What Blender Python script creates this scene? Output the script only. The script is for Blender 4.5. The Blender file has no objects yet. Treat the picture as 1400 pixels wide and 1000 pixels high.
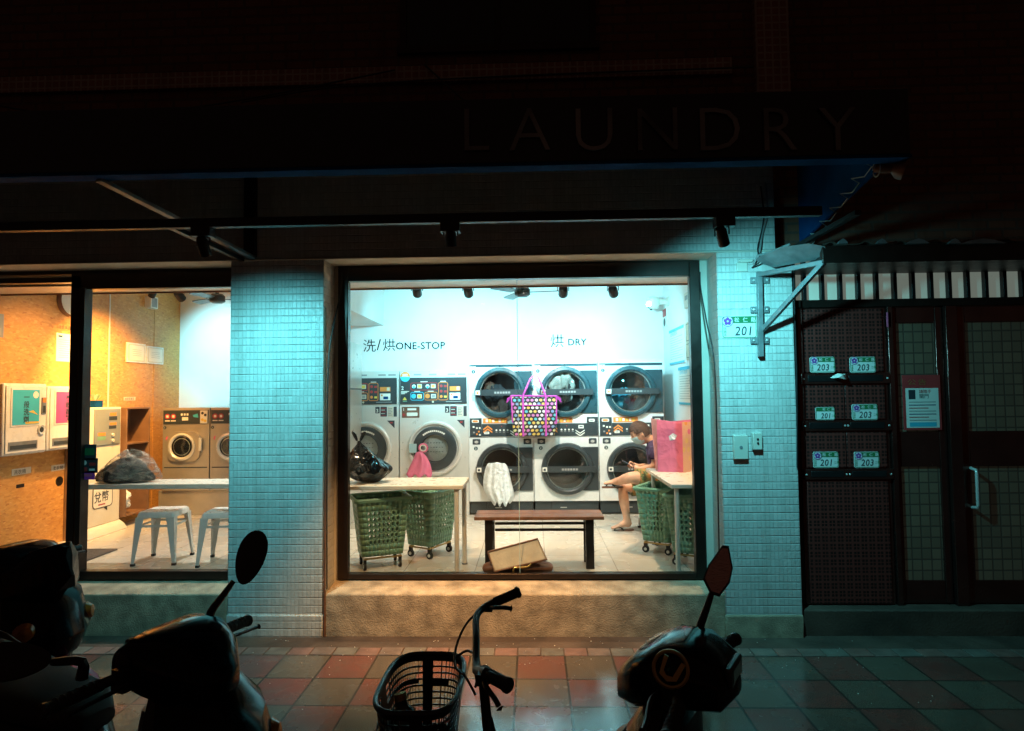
import bpy, math, random
from mathutils import Vector, Matrix, Euler
random.seed(11)
S = bpy.context.scene
C = S.collection
R = math.radians
V = Vector
# ------------------------------------------------------------------ camera, world, exposure
F, EYE = 850.0, 1.85
cd = bpy.data.cameras.new('camera'); cam = bpy.data.objects.new('camera', cd); C.objects.link(cam)
cd.sensor_width = 36; cd.lens = F / 1400 * 36; cd.clip_start = .05; cd.clip_end = 300
CM = Matrix.Rotation(R(1.82), 3, 'Z') @ Matrix.Rotation(R(92.69), 3, 'X') @ Matrix.Rotation(R(-.6), 3, 'Z')
cam.matrix_world = Matrix.Translation((0, 0, EYE)) @ CM.to_4x4()
S.camera = cam
S.view_settings.view_transform = 'Standard'; S.view_settings.look = 'None'
S.view_settings.exposure = 0; S.view_settings.gamma = 1
S.cycles.max_bounces = 7; S.cycles.diffuse_bounces = 4; S.cycles.glossy_bounces = 4
S.cycles.transparent_max_bounces = 12; S.cycles.transmission_bounces = 4
S.cycles.sample_clamp_indirect = 6
w = bpy.data.worlds.new('World'); S.world = w; w.use_nodes = True
wn = w.node_tree.nodes; wl = w.node_tree.links
sky = wn.new('ShaderNodeTexSky'); sky.sky_type = 'NISHITA'; sky.sun_disc = False
sky.sun_elevation = R(-4); sky.sun_rotation = R(200)
wa = wn.new('ShaderNodeMix'); wa.data_type = 'RGBA'; wa.blend_type = 'ADD'; wa.inputs[0].default_value = 1
wl.new(sky.outputs[0], wa.inputs[6]); wa.inputs[7].default_value = (.34, .17, .10, 1)   # sodium glow of the street at night
wtc = wn.new('ShaderNodeTexCoord'); wsp = wn.new('ShaderNodeSeparateXYZ'); wl.new(wtc.outputs['Generated'], wsp.inputs[0])
def wmr(v, a, b_, c=0., d=1.):
    n = wn.new('ShaderNodeMapRange'); n.interpolation_type = 'SMOOTHSTEP'; wl.new(v, n.inputs[0])
    for i, q_ in enumerate((a, b_, c, d)): n.inputs[1 + i].default_value = q_
    return n.outputs[0]
def wm(op, a, b_):
    n = wn.new('ShaderNodeMath'); n.operation = op
    for i, q_ in enumerate((a, b_)):
        if hasattr(q_, 'links'): wl.new(q_, n.inputs[i])
        else: n.inputs[i].default_value = q_
    return n.outputs[0]
wnz = wn.new('ShaderNodeTexNoise'); wnz.inputs['Scale'].default_value = 5; wl.new(wtc.outputs['Generated'], wnz.inputs['Vector'])
glow_f = wm('MULTIPLY', wm('MULTIPLY', wmr(wsp.outputs[1], -.35, -.95), wmr(wm('ABSOLUTE', wsp.outputs[2], 0.), .0, .28, 1., 0.)), wmr(wnz.outputs[0], .42, .66))   # far red lights down the street behind
wg = wn.new('ShaderNodeMix'); wg.data_type = 'RGBA'; wg.blend_type = 'ADD'; wl.new(glow_f, wg.inputs[0]); wl.new(wa.outputs[2], wg.inputs[6]); wg.inputs[7].default_value = (1.5, .2, .1, 1)
wl.new(wg.outputs[2], wn['Background'].inputs[0]); wn['Background'].inputs[1].default_value = .05

def at(px, py, Y):
    d = CM @ V(((px - 700) / F, (500 - py) / F, -1)); t = Y / d.y
    return V((d.x * t, Y, EYE + d.z * t))
def X(px, Y, py=540): return at(px, py, Y).x
def Z(py, Y, px=700): return at(px, py, Y).z

# ------------------------------------------------------------------ materials
def nd(nt, t, **k):
    n = nt.nodes.new(t)
    for a, b in k.items(): setattr(n, a, b)
    return n
def link(nt, v, s):
    if hasattr(v, 'links'): nt.links.new(v, s)
    else: s.default_value = v
def mth(nt, op, a, b=0.0, c=None):
    n = nd(nt, 'ShaderNodeMath', operation=op); link(nt, a, n.inputs[0]); link(nt, b, n.inputs[1])
    if c is not None: link(nt, c, n.inputs[2])
    return n.outputs[0]
def mix(nt, f, a, b, mode='MIX'):
    n = nd(nt, 'ShaderNodeMix', data_type='RGBA', blend_type=mode)
    link(nt, f, n.inputs[0])
    for v, i in ((a, 6), (b, 7)):
        if hasattr(v, 'links'): nt.links.new(v, n.inputs[i])
        else: n.inputs[i].default_value = tuple(v)[:3] + (1,)
    return n.outputs[2]
def noise(nt, vec, scale, detail=3, rough=.55):
    n = nd(nt, 'ShaderNodeTexNoise'); n.inputs['Scale'].default_value = scale
    n.inputs['Detail'].default_value = detail; n.inputs['Roughness'].default_value = rough
    if vec is not None: nt.links.new(vec, n.inputs['Vector'])
    return n.outputs[0]
def rng(nt, v, a, b, c=0., d=1.):
    n = nd(nt, 'ShaderNodeMapRange'); link(nt, v, n.inputs[0])
    for i, q in enumerate((a, b, c, d)): n.inputs[1 + i].default_value = q
    return n.outputs[0]
def base(name):
    m = bpy.data.materials.new(name); m.use_nodes = True; nt = m.node_tree
    tc = nd(nt, 'ShaderNodeTexCoord')
    return m, nt, nt.nodes['Principled BSDF'], tc.outputs['Object']
def bumpn(nt, p, h, strength, dist=.01):
    b = nd(nt, 'ShaderNodeBump'); b.inputs['Strength'].default_value = strength; b.inputs['Distance'].default_value = dist
    nt.links.new(h, b.inputs['Height']); nt.links.new(b.outputs[0], p.inputs['Normal'])
def crumple(nt, ob, sc):
    w_ = nd(nt, 'ShaderNodeMapping'); nt.links.new(ob, w_.inputs[0]); w_.inputs['Rotation'].default_value = (.4, .7, .2)
    nn = nd(nt, 'ShaderNodeTexNoise'); nn.inputs['Scale'].default_value = sc * .5; nt.links.new(ob, nn.inputs['Vector'])
    vm = nd(nt, 'ShaderNodeVectorMath', operation='MULTIPLY_ADD'); nt.links.new(nn.outputs['Color'], vm.inputs[0]); vm.inputs[1].default_value = (.12, .12, .12); nt.links.new(w_.outputs[0], vm.inputs[2])
    out = None
    for k in (1., 2.3):
        v = nd(nt, 'ShaderNodeTexVoronoi'); v.inputs['Scale'].default_value = sc * k; nt.links.new(vm.outputs[0], v.inputs['Vector'])
        out = v.outputs['Distance'] if out is None else mth(nt, 'ADD', out, mth(nt, 'MULTIPLY', v.outputs['Distance'], .45))
    return out
def mat(name, col, rough=.5, metal=0, var=.08, vs=5, bump=0, bs=60, rvar=.05, emit=0, coat=0, spec=.5, cr=0):
    m, nt, p, ob = base(name)
    n = noise(nt, ob, vs, 3, .5)
    lo = [c * (1 - var) for c in col]; hi = [min(1, c * (1 + var)) for c in col]
    nt.links.new(mix(nt, rng(nt, n, .3, .7), lo, hi), p.inputs['Base Color'])
    nt.links.new(rng(nt, noise(nt, ob, vs * 2.7, 4), .3, .7, max(.02, rough - rvar), min(1, rough + rvar)), p.inputs['Roughness'])
    p.inputs['Metallic'].default_value = metal; p.inputs['Specular IOR Level'].default_value = spec
    if coat: p.inputs['Coat Weight'].default_value = coat; p.inputs['Coat Roughness'].default_value = .08
    if cr: bumpn(nt, p, crumple(nt, ob, cr), .9, .025)
    elif bump: bumpn(nt, p, noise(nt, ob, bs, 4), bump)
    if emit: p.inputs['Emission Color'].default_value = (*col, 1); p.inputs['Emission Strength'].default_value = emit
    return m
def xz(nt, ob):
    s = nd(nt, 'ShaderNodeSeparateXYZ'); nt.links.new(ob, s.inputs[0])
    c = nd(nt, 'ShaderNodeCombineXYZ'); nt.links.new(mth(nt, 'ADD', s.outputs[0], s.outputs[1]), c.inputs[0]); nt.links.new(s.outputs[2], c.inputs[1])
    return c.outputs[0], s
def brickmat(name, c1, c2, mortar, bw, bh, ms, off=0., rough=.5, bump=.5, dirt=.3, rv=.15, spec=.5, rowgap=0):
    m, nt, p, ob = base(name); uv, s = xz(nt, ob)
    b = nd(nt, 'ShaderNodeTexBrick', offset=off); nt.links.new(uv, b.inputs['Vector'])
    for k, v in (('Scale', 1.), ('Mortar Size', ms), ('Mortar Smooth', .25), ('Brick Width', bw), ('Row Height', bh), ('Bias', 0.)): b.inputs[k].default_value = v
    for k, v in (('Color1', c1), ('Color2', c2), ('Mortar', mortar)): b.inputs[k].default_value = (*v, 1)
    d = mix(nt, rng(nt, noise(nt, ob, 2.2, 6, .65), .45, .8, 0, dirt), b.outputs[0], [c * .45 for c in c1])
    mp = nd(nt, 'ShaderNodeMapping'); nt.links.new(ob, mp.inputs[0]); mp.inputs['Scale'].default_value = (7, 7, .55)
    d = mix(nt, rng(nt, noise(nt, mp.outputs[0], 1.5, 5, .6), .5, .78, 0, dirt * 1.3), d, [c * .4 * k for c, k in zip(c1, (1, .95, .85))])
    nt.links.new(d, p.inputs['Base Color'])
    nt.links.new(rng(nt, noise(nt, ob, 30, 3), .3, .7, rough - rv, rough + rv), p.inputs['Roughness'])
    p.inputs['Specular IOR Level'].default_value = spec
    h = mth(nt, 'ADD', mth(nt, 'MULTIPLY', b.outputs['Fac'], -1.), mth(nt, 'MULTIPLY', noise(nt, ob, 45, 3), .5))
    if rowgap:
        fz = mth(nt, 'FRACT', mth(nt, 'DIVIDE', s.outputs[2], bh)); band = mth(nt, 'MULTIPLY', rng(nt, mth(nt, 'MINIMUM', fz, mth(nt, 'SUBTRACT', 1., fz)), .02, .1, 1, 0), rng(nt, noise(nt, ob, 3.5, 3), .36, .6))
        h = mth(nt, 'SUBTRACT', h, mth(nt, 'MULTIPLY', band, rowgap)); d = mix(nt, mth(nt, 'MULTIPLY', band, .1), d, [.3, .29, .27]); nt.links.new(d, p.inputs['Base Color'])
    bumpn(nt, p, h, bump, .006)
    return m

m_mosaic = brickmat('white_mosaic_tile', (.72, .72, .69), (.6, .61, .58), (.62, .62, .59), .031, .058, .0022, 0, .42, 1., .3, rowgap=.7)
m_brick = brickmat('dark_brick', (.20, .085, .05), (.15, .06, .04), (.10, .07, .055), .23, .075, .012, .5, .85, .5, .5)
m_redtile = brickmat('small_red_tile', (.30, .13, .085), (.24, .1, .07), (.38, .33, .28), .06, .06, .008, 0, .6, .5, .4)
m_conc = mat('weathered_concrete', (.42, .33, .23), .85, 0, .36, 8, .8, 105, .1)
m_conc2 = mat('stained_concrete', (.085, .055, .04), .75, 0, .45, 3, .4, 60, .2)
m_plaster = mat('painted_plaster', (.62, .58, .5), .8, 0, .1, 3, .15, 120)
m_wall = mat('white_wall_paint', (.8, .81, .8), .6, 0, .03, 2, .05, 150)
m_ceil = mat('ceiling_paint', (.75, .74, .7), .8, 0, .04)
m_soff = mat('soffit_laminate', (.6, .53, .44), .35, 0, .08)
m_frame = mat('bronze_aluminium', (.035, .024, .02), .35, .6, .2, 8)
m_black = mat('black_steel', (.012, .012, .013), .45, .3, .25)
m_blackp = mat('black_plastic', (.014, .014, .016), .38, 0, .2, 9, .1, 120)
m_gloss = mat('gloss_black_paint', (.004, .004, .005), .16, 0, .15, 4, 0, 60, .05, 0, .12)
m_gloss.node_tree.nodes['Principled BSDF'].inputs['IOR'].default_value = 1.2
m_rubber = mat('black_rubber', (.012, .012, .012), .75)
m_white = mat('white_enamel', (.72, .73, .72), .28, 0, .04)
m_offw = mat('ivory_plastic', (.66, .64, .56), .4, 0, .05)
m_steel = mat('brushed_steel', (.70, .70, .67), .3, .3, .03, 3, 0, 60, .03)
m_dsteel = mat('dark_stainless', (.16, .08, .07), .24, .9, .25, 3)
m_galv = mat('galvanised_steel', (.24, .26, .27), .5, .5, .25, 10)
m_taupe = mat('taupe_metal', (.5, .45, .38), .35, .6, .08, 8)
m_grey = mat('grey_plastic', (.22, .25, .27), .4)
m_dgrey = mat('charcoal_panel', (.035, .045, .05), .35, 0, .12)
m_teal = mat('teal_black_panel', (.02, .06, .075), .3, 0, .12)
m_blue = mat('blue_canvas', (.004, .05, .16), .8, 0, .3, 4, .2, 90, spec=.05)
m_fasc = mat('dark_fascia', (.012, .012, .014), .4, 0, .3, 3)
m_letter = mat('patchy_letter', (.17, .165, .16), .45, .3, .85, 2.2)  # strong bright and dim patches imitate reflections on the letters
m_wood = mat('red_brown_wood', (.25, .11, .06), .45, 0, .3, 7)
m_dply = mat('dark_plywood', (.19, .10, .055), .6, 0, .2, 6)
m_ply = mat('brown_plywood', (.33, .2, .1), .6, 0, .2, 6)
m_table = mat('white_tabletop', (.72, .68, .6), .3, 0, .05)
m_green = mat('sage_plastic', (.17, .34, .22), .42, 0, .12, 5)
m_gold = mat('brass_tube', (.5, .34, .12), .35, .7)
m_cyanp = mat('cyan_poster', (.05, .45, .62), .45, 0, .06)
m_purp = mat('purple_poster', (.36, .08, .3), .45, 0, .08)
m_paper = mat('white_paper', (.78, .76, .7), .7, 0, .04)
m_ink = mat('dark_ink', (.03, .04, .05), .6)
m_inkg = mat('grey_ink', (.3, .3, .3), .6)
m_orange = mat('orange_print', (.75, .24, .05), .5)
m_red = mat('red_print', (.42, .04, .04), .5)
m_yel = mat('yellow_print', (.72, .5, .08), .5)
m_sgreen = mat('sign_green', (.02, .19, .07), .4, 0, .06)
m_swhite = mat('sign_white', (.75, .8, .76), .35, 0, .05)
m_sviol = mat('blossom_violet', (.25, .06, .38), .4, 0, .1)
m_pink = mat('pink_plastic', (.72, .13, .26), .4)
m_mag = mat('magenta_trim', (.5, .06, .42), .5)
m_cable = mat('cable_sheath', (.02, .02, .022), .5)
m_gcable = mat('grey_cable', (.3, .32, .32), .5)
m_skin = mat('skin', (.62, .33, .21), .5, 0, .1, 20)
m_hair = mat('dark_brown_hair', (.045, .022, .014), .6, 0, .4, 60, .6, 150)
m_shirt = mat('purple_shirt', (.045, .03, .085), .85, 0, .15, 20, .2, 60, cr=9)
m_mask = mat('surgical_mask', (.5, .7, .74), .7)
m_brownl = mat('brown_leather', (.17, .08, .05), .5, 0, .25, 10)
m_cream = mat('cream_lining', (.64, .57, .45), .8, 0, .15, 8, .3, 60)
m_amber = mat('amber_lens', (.28, .08, .01), .15, 0, .05)
m_redp = mat('red_paint', (.35, .02, .06), .2, 0, .1, 4, 0, 60, .05, 0, .5)
m_lens = mat('clear_lens', (.35, .55, .6), .12)

def osb():
    m, nt, p, ob = base('strand_board'); s = nd(nt, 'ShaderNodeSeparateXYZ'); nt.links.new(ob, s.inputs[0])
    c = nd(nt, 'ShaderNodeCombineXYZ'); nt.links.new(mth(nt, 'ADD', s.outputs[0], s.outputs[1]), c.inputs[0]); nt.links.new(s.outputs[2], c.inputs[1])
    def flakes(rot, sc):
        mp = nd(nt, 'ShaderNodeMapping'); nt.links.new(c.outputs[0], mp.inputs[0]); mp.inputs['Rotation'].default_value = (0, 0, rot); mp.inputs['Scale'].default_value = (sc, sc * 2.3, 1)
        v = nd(nt, 'ShaderNodeTexVoronoi'); v.inputs['Scale'].default_value = 1; nt.links.new(mp.outputs[0], v.inputs['Vector'])
        q = nd(nt, 'ShaderNodeSeparateColor'); nt.links.new(v.outputs['Color'], q.inputs[0]); return q.outputs[0], q.outputs[1]
    a, a2 = flakes(.6, 20); b, b2 = flakes(-.8, 23); d, d2 = flakes(1.9, 27)
    f = mix(nt, mth(nt, 'GREATER_THAN', a2, .55), mix(nt, b, (.50, .235, .055), (.60, .31, .085)), mix(nt, a, (.50, .24, .06), (.62, .33, .095)))
    f = mix(nt, mth(nt, 'GREATER_THAN', d2, .7), f, mix(nt, d, (.42, .18, .045), (.66, .37, .12)))
    f = mix(nt, rng(nt, noise(nt, ob, 1.6, 4), .4, .7, 0, .35), f, (.40, .17, .05))
    nt.links.new(f, p.inputs['Base Color']); p.inputs['Roughness'].default_value = .55
    bumpn(nt, p, a, .15, .003)
    return m
m_osb = osb()

def tilemat(name, x0, y0, sx, sy, grout, cfun, rough, bump):
    m, nt, p, ob = base(name); s = nd(nt, 'ShaderNodeSeparateXYZ'); nt.links.new(ob, s.inputs[0])
    u = mth(nt, 'DIVIDE', mth(nt, 'SUBTRACT', s.outputs[0], x0), sx); v = mth(nt, 'DIVIDE', mth(nt, 'SUBTRACT', y0, s.outputs[1]), sy)
    iu = mth(nt, 'FLOOR', u); iv = mth(nt, 'FLOOR', v); fu = mth(nt, 'FRACT', u); fv = mth(nt, 'FRACT', v)
    eu = mth(nt, 'MULTIPLY', mth(nt, 'MINIMUM', fu, mth(nt, 'SUBTRACT', 1., fu)), sx); ev = mth(nt, 'MULTIPLY', mth(nt, 'MINIMUM', fv, mth(nt, 'SUBTRACT', 1., fv)), sy)
    e = rng(nt, mth(nt, 'MINIMUM', eu, ev), grout * .5, grout)
    cc = nd(nt, 'ShaderNodeCombineXYZ'); nt.links.new(iu, cc.inputs[0]); nt.links.new(iv, cc.inputs[1])
    wnz = nd(nt, 'ShaderNodeTexWhiteNoise', noise_dimensions='2D'); nt.links.new(cc.outputs[0], wnz.inputs['Vector'])
    par = mth(nt, 'MODULO', mth(nt, 'ADD', mth(nt, 'ADD', iu, iv), 200.), 2.)
    col, gcol = cfun(nt, par, wnz.outputs['Value'], ob)
    nt.links.new(mix(nt, e, gcol, col), p.inputs['Base Color'])
    nt.links.new(rough(nt, ob, e), p.inputs['Roughness'])
    h = mth(nt, 'ADD', mth(nt, 'ADD', e, mth(nt, 'MULTIPLY', mth(nt, 'MULTIPLY', mth(nt, 'SUBTRACT', wnz.outputs['Value'], .5), fv), 10. * bump)), mth(nt, 'MULTIPLY', noise(nt, ob, 110, 5, .7), bump))
    bumpn(nt, p, h, .26, .005)
    return m
def cpave(nt, par, rnd, ob):
    par = mth(nt, 'GREATER_THAN', par, .5)
    c = mix(nt, par, (.175, .024, .02), (.095, .072, .05))
    c = mix(nt, rng(nt, rnd, 0, 1, 0, .45), c, (.08, .055, .045))
    c = mix(nt, rng(nt, noise(nt, ob, 7, 6, .7), .4, .75, 0, .55), c, (.07, .058, .048))
    return mix(nt, rng(nt, noise(nt, ob, 160, 2), .35, .65), c, mix(nt, .25, c, (.3, .25, .2))), (.03, .026, .022)
def rpave(nt, ob, e):
    return rng(nt, noise(nt, ob, 1.7, 5, .6), .38, .6, .07, .32)
m_pave = tilemat('red_grey_paving', -.125, 4.5, .333, .36, .009, cpave, rpave, .16)
pp = m_pave.node_tree.nodes['Principled BSDF']; tcp = [n for n in m_pave.node_tree.nodes if n.type == 'TEX_COORD'][0].outputs['Object']
m_pave.node_tree.links.new(rng(m_pave.node_tree, noise(m_pave.node_tree, tcp, 1.3, 5, .6), .42, .6, .1, 1.), pp.inputs['Coat Weight']); pp.inputs['Coat Roughness'].default_value = .14
def cfloor(nt, par, rnd, ob):
    c = mix(nt, rnd, (.56, .52, .45), (.62, .58, .51))
    return mix(nt, rng(nt, noise(nt, ob, 3, 6, .65), .45, .8, 0, .05), c, (.45, .4, .33)), (.3, .27, .22)
def rfloor(nt, ob, e): return rng(nt, noise(nt, ob, 3, 2), .3, .7, .22, .32)
m_floor = tilemat('cream_floor_tile', .1, 8.2, .6, .6, .005, cfloor, rfloor, .06)

def glassm(name, tint=(.93, .97, .96), refl=.03, rough=.02):
    m, nt, p, ob = base(name); out = [n for n in nt.nodes if n.type == 'OUTPUT_MATERIAL'][0]; nt.nodes.remove(p)
    t0 = nd(nt, 'ShaderNodeBsdfTransparent'); t0.inputs[0].default_value = (*tint, 1); df = nd(nt, 'ShaderNodeBsdfDiffuse'); t = nd(nt, 'ShaderNodeMixShader')
    nt.links.new(rng(nt, noise(nt, ob, 2.4, 6, .7), .42, .8, 0, .02), t.inputs[0]); nt.links.new(t0.outputs[0], t.inputs[1]); nt.links.new(df.outputs[0], t.inputs[2])   # dust and smears
    g = nd(nt, 'ShaderNodeBsdfGlossy'); g.inputs['Roughness'].default_value = rough
    fr = nd(nt, 'ShaderNodeLayerWeight'); fr.inputs[0].default_value = .25
    mx = nd(nt, 'ShaderNodeMixShader'); nt.links.new(mth(nt, 'ADD', mth(nt, 'MULTIPLY', fr.outputs['Fresnel'], .6), refl), mx.inputs[0])
    nt.links.new(t.outputs[0], mx.inputs[1]); nt.links.new(g.outputs[0], mx.inputs[2]); nt.links.new(mx.outputs[0], out.inputs[0])
    return m
m_glass = glassm('window_glass', (.95, .98, .97), .012)
m_port = glassm('porthole_glass', (.66, .72, .73), .07, .04)

def film():
    m, nt, p, ob = base('clear_plastic_film'); out = [n for n in nt.nodes if n.type == 'OUTPUT_MATERIAL'][0]
    mp = nd(nt, 'ShaderNodeMapping'); nt.links.new(ob, mp.inputs[0]); mp.inputs['Scale'].default_value = (5, 5, 16); mp.inputs['Rotation'].default_value = (.3, .9, .2)
    n = noise(nt, mp.outputs[0], 1.6, 5, .65); p.inputs['Base Color'].default_value = (.62, .55, .47, 1); p.inputs['Roughness'].default_value = .22; bumpn(nt, p, n, .8, .03)
    t = nd(nt, 'ShaderNodeBsdfTransparent'); mx = nd(nt, 'ShaderNodeMixShader'); nt.links.new(rng(nt, n, .38, .7, .06, .7), mx.inputs[0])
    nt.links.new(t.outputs[0], mx.inputs[1]); nt.links.new(p.outputs[0], mx.inputs[2]); nt.links.new(mx.outputs[0], out.inputs[0]); return m
m_film = film()
m_wbag = None
def translucent(name, col, tr, rough=.35, bump=.5, bs=12, alpha=1.):
    m, nt, p, ob = base(name); out = [n for n in nt.nodes if n.type == 'OUTPUT_MATERIAL'][0]
    p.inputs['Base Color'].default_value = (*col, 1); p.inputs['Roughness'].default_value = rough
    bumpn(nt, p, crumple(nt, ob, bs), bump, .022)
    t = nd(nt, 'ShaderNodeBsdfTranslucent'); t.inputs[0].default_value = (*col, 1)
    mx = nd(nt, 'ShaderNodeMixShader'); mx.inputs[0].default_value = tr
    nt.links.new(p.outputs[0], mx.inputs[1]); nt.links.new(t.outputs[0], mx.inputs[2])
    if alpha < 1:
        tt = nd(nt, 'ShaderNodeBsdfTransparent'); m2 = nd(nt, 'ShaderNodeMixShader'); m2.inputs[0].default_value = alpha
        nt.links.new(tt.outputs[0], m2.inputs[1]); nt.links.new(mx.outputs[0], m2.inputs[2]); nt.links.new(m2.outputs[0], out.inputs[0])
    else: nt.links.new(mx.outputs[0], out.inputs[0])
    return m
m_wbag = translucent('white_thin_plastic', (.9, .95, .97), .12, .3, .7, 16, .94)
m_bbag = mat('black_bin_liner', (.008, .008, .009), .16, 0, .2, 5, 1., 22, .06, cr=9)
m_pbag = translucent('pink_film', (.86, .24, .40), .3, .25, .55, 9)
m_pbag2 = translucent('pale_pink_film', (.86, .48, .46), .4, .3, .5, 10)

def cellmat(name, sx, sz, r, c0, c1, rough=.4, metal=.6, square=True, rand=None):
    m, nt, p, ob = base(name); uv, s = xz(nt, ob)
    q = nd(nt, 'ShaderNodeSeparateXYZ'); nt.links.new(uv, q.inputs[0])
    a = mth(nt, 'DIVIDE', q.outputs[0], sx); b = mth(nt, 'DIVIDE', q.outputs[1], sz)
    if rand: a = mth(nt, 'ADD', a, mth(nt, 'MULTIPLY', mth(nt, 'MODULO', mth(nt, 'ADD', mth(nt, 'FLOOR', b), 100.), 2.), .5))
    fa = mth(nt, 'ABSOLUTE', mth(nt, 'SUBTRACT', mth(nt, 'FRACT', a), .5)); fb = mth(nt, 'ABSOLUTE', mth(nt, 'SUBTRACT', mth(nt, 'FRACT', b), .5))
    d = mth(nt, 'MAXIMUM', fa, fb) if square else mth(nt, 'SQRT', mth(nt, 'ADD', mth(nt, 'MULTIPLY', fa, fa), mth(nt, 'MULTIPLY', fb, fb)))
    if square and not rand:   # little lattice of crossed bars inside each cell
        d = mth(nt, 'MAXIMUM', d, mth(nt, 'MULTIPLY', mth(nt, 'LESS_THAN', mth(nt, 'MINIMUM', fa, fb), .06), .5))
    k = rng(nt, d, r - .02, r + .02, 1, 0)
    if rand:
        cc = nd(nt, 'ShaderNodeCombineXYZ'); nt.links.new(mth(nt, 'FLOOR', a), cc.inputs[0]); nt.links.new(mth(nt, 'FLOOR', b), cc.inputs[1])
        wz = nd(nt, 'ShaderNodeTexWhiteNoise', noise_dimensions='2D'); nt.links.new(cc.outputs[0], wz.inputs['Vector'])
        rp = nd(nt, 'ShaderNodeValToRGB'); rp.color_ramp.interpolation = 'CONSTANT'; nt.links.new(wz.outputs[0], rp.inputs[0])
        rp.color_ramp.elements.remove(rp.color_ramp.elements[1])
        for i, cl in enumerate(rand):
            el = rp.color_ramp.elements[0] if i == 0 else rp.color_ramp.elements.new(i / len(rand)); el.color = (*cl, 1); el.position = i / len(rand)
        col = mix(nt, k, c0, rp.outputs[0])
    else: col = mix(nt, k, c0, c1)
    col = mix(nt, rng(nt, noise(nt, ob, 4, 4), .4, .75, 0, .3), col, [x * .6 for x in c0])
    nt.links.new(col, p.inputs['Base Color']); p.inputs['Roughness'].default_value = rough; p.inputs['Metallic'].default_value = metal
    bumpn(nt, p, mth(nt, 'MULTIPLY', k, -1.), .3, .004)
    return m
m_perf = cellmat('pierced_brown_steel', .06, .06, .36, (.17, .034, .028), (.016, .008, .007), .45, .2)
m_polka = cellmat('polka_dot_fabric', .052, .045, .36, (.02, .02, .028), (1, 1, 1), .5, 0, False,
                  [(.75, .78, .8), (.1, .5, .6), (.7, .5, .12), (.55, .2, .5), (.6, .62, .3), (.8, .8, .82), (.2, .35, .6)])
def gridglass():
    m, nt, p, ob = base('pressed_glass_blocks'); uv, s = xz(nt, ob)
    b = nd(nt, 'ShaderNodeTexBrick', offset=0.); nt.links.new(uv, b.inputs['Vector'])
    for k, v in (('Scale', 1.), ('Mortar Size', .007), ('Mortar Smooth', .5), ('Brick Width', .075), ('Row Height', .085)): b.inputs[k].default_value = v
    for k, v in (('Color1', (.12, .11, .075)), ('Color2', (.09, .085, .06)), ('Mortar', (.05, .05, .04))): b.inputs[k].default_value = (*v, 1)
    nt.links.new(b.outputs[0], p.inputs['Base Color']); p.inputs['Roughness'].default_value = .25
    nt.links.new(b.outputs[0], p.inputs['Emission Color']); p.inputs['Emission Strength'].default_value = .05   # faint glow put into the glass itself
    bumpn(nt, p, mth(nt, 'MULTIPLY', b.outputs['Fac'], -1.), .4, .01)
    return m
m_grid = gridglass()
m_frost = mat('emissive_frosted_glass', (.55, .64, .54), .3, 0, .22, 1.2, 0, 60, .1, .22)  # emission puts the brightness of the panes into the material
def camo():
    m, nt, p, ob = base('olive_print_cotton')
    c = mix(nt, rng(nt, noise(nt, ob, 16, 3), .48, .52), (.24, .17, .05), (.09, .10, .035))
    c = mix(nt, rng(nt, noise(nt, ob, 23, 2), .56, .6), c, (.34, .14, .04))
    nt.links.new(c, p.inputs['Base Color']); p.inputs['Roughness'].default_value = .9; return m
m_camo = camo()
def glow(name, col, s):
    m, nt, p, ob = base(name); p.inputs['Base Color'].default_value = (0, 0, 0, 1)
    p.inputs['Emission Color'].default_value = (*col, 1); p.inputs['Emission Strength'].default_value = s; return m
m_lcyan = glow('lamp_glow_cyan', (.6, .95, 1), 6); m_lwarm = glow('lamp_glow_warm', (1, .6, .28), 6)
def mirr(name, col):
    m, nt, p, ob = base(name); p.inputs['Base Color'].default_value = (*col, 1); p.inputs['Metallic'].default_value = 1; p.inputs['Roughness'].default_value = .06
    bumpn(nt, p, noise(nt, ob, 140, 3), .9, .006); return m
m_mirror = mirr('reddish_mirror_glass', (.7, .45, .42))  # red of the street reflections is put into the mirror tint

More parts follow.
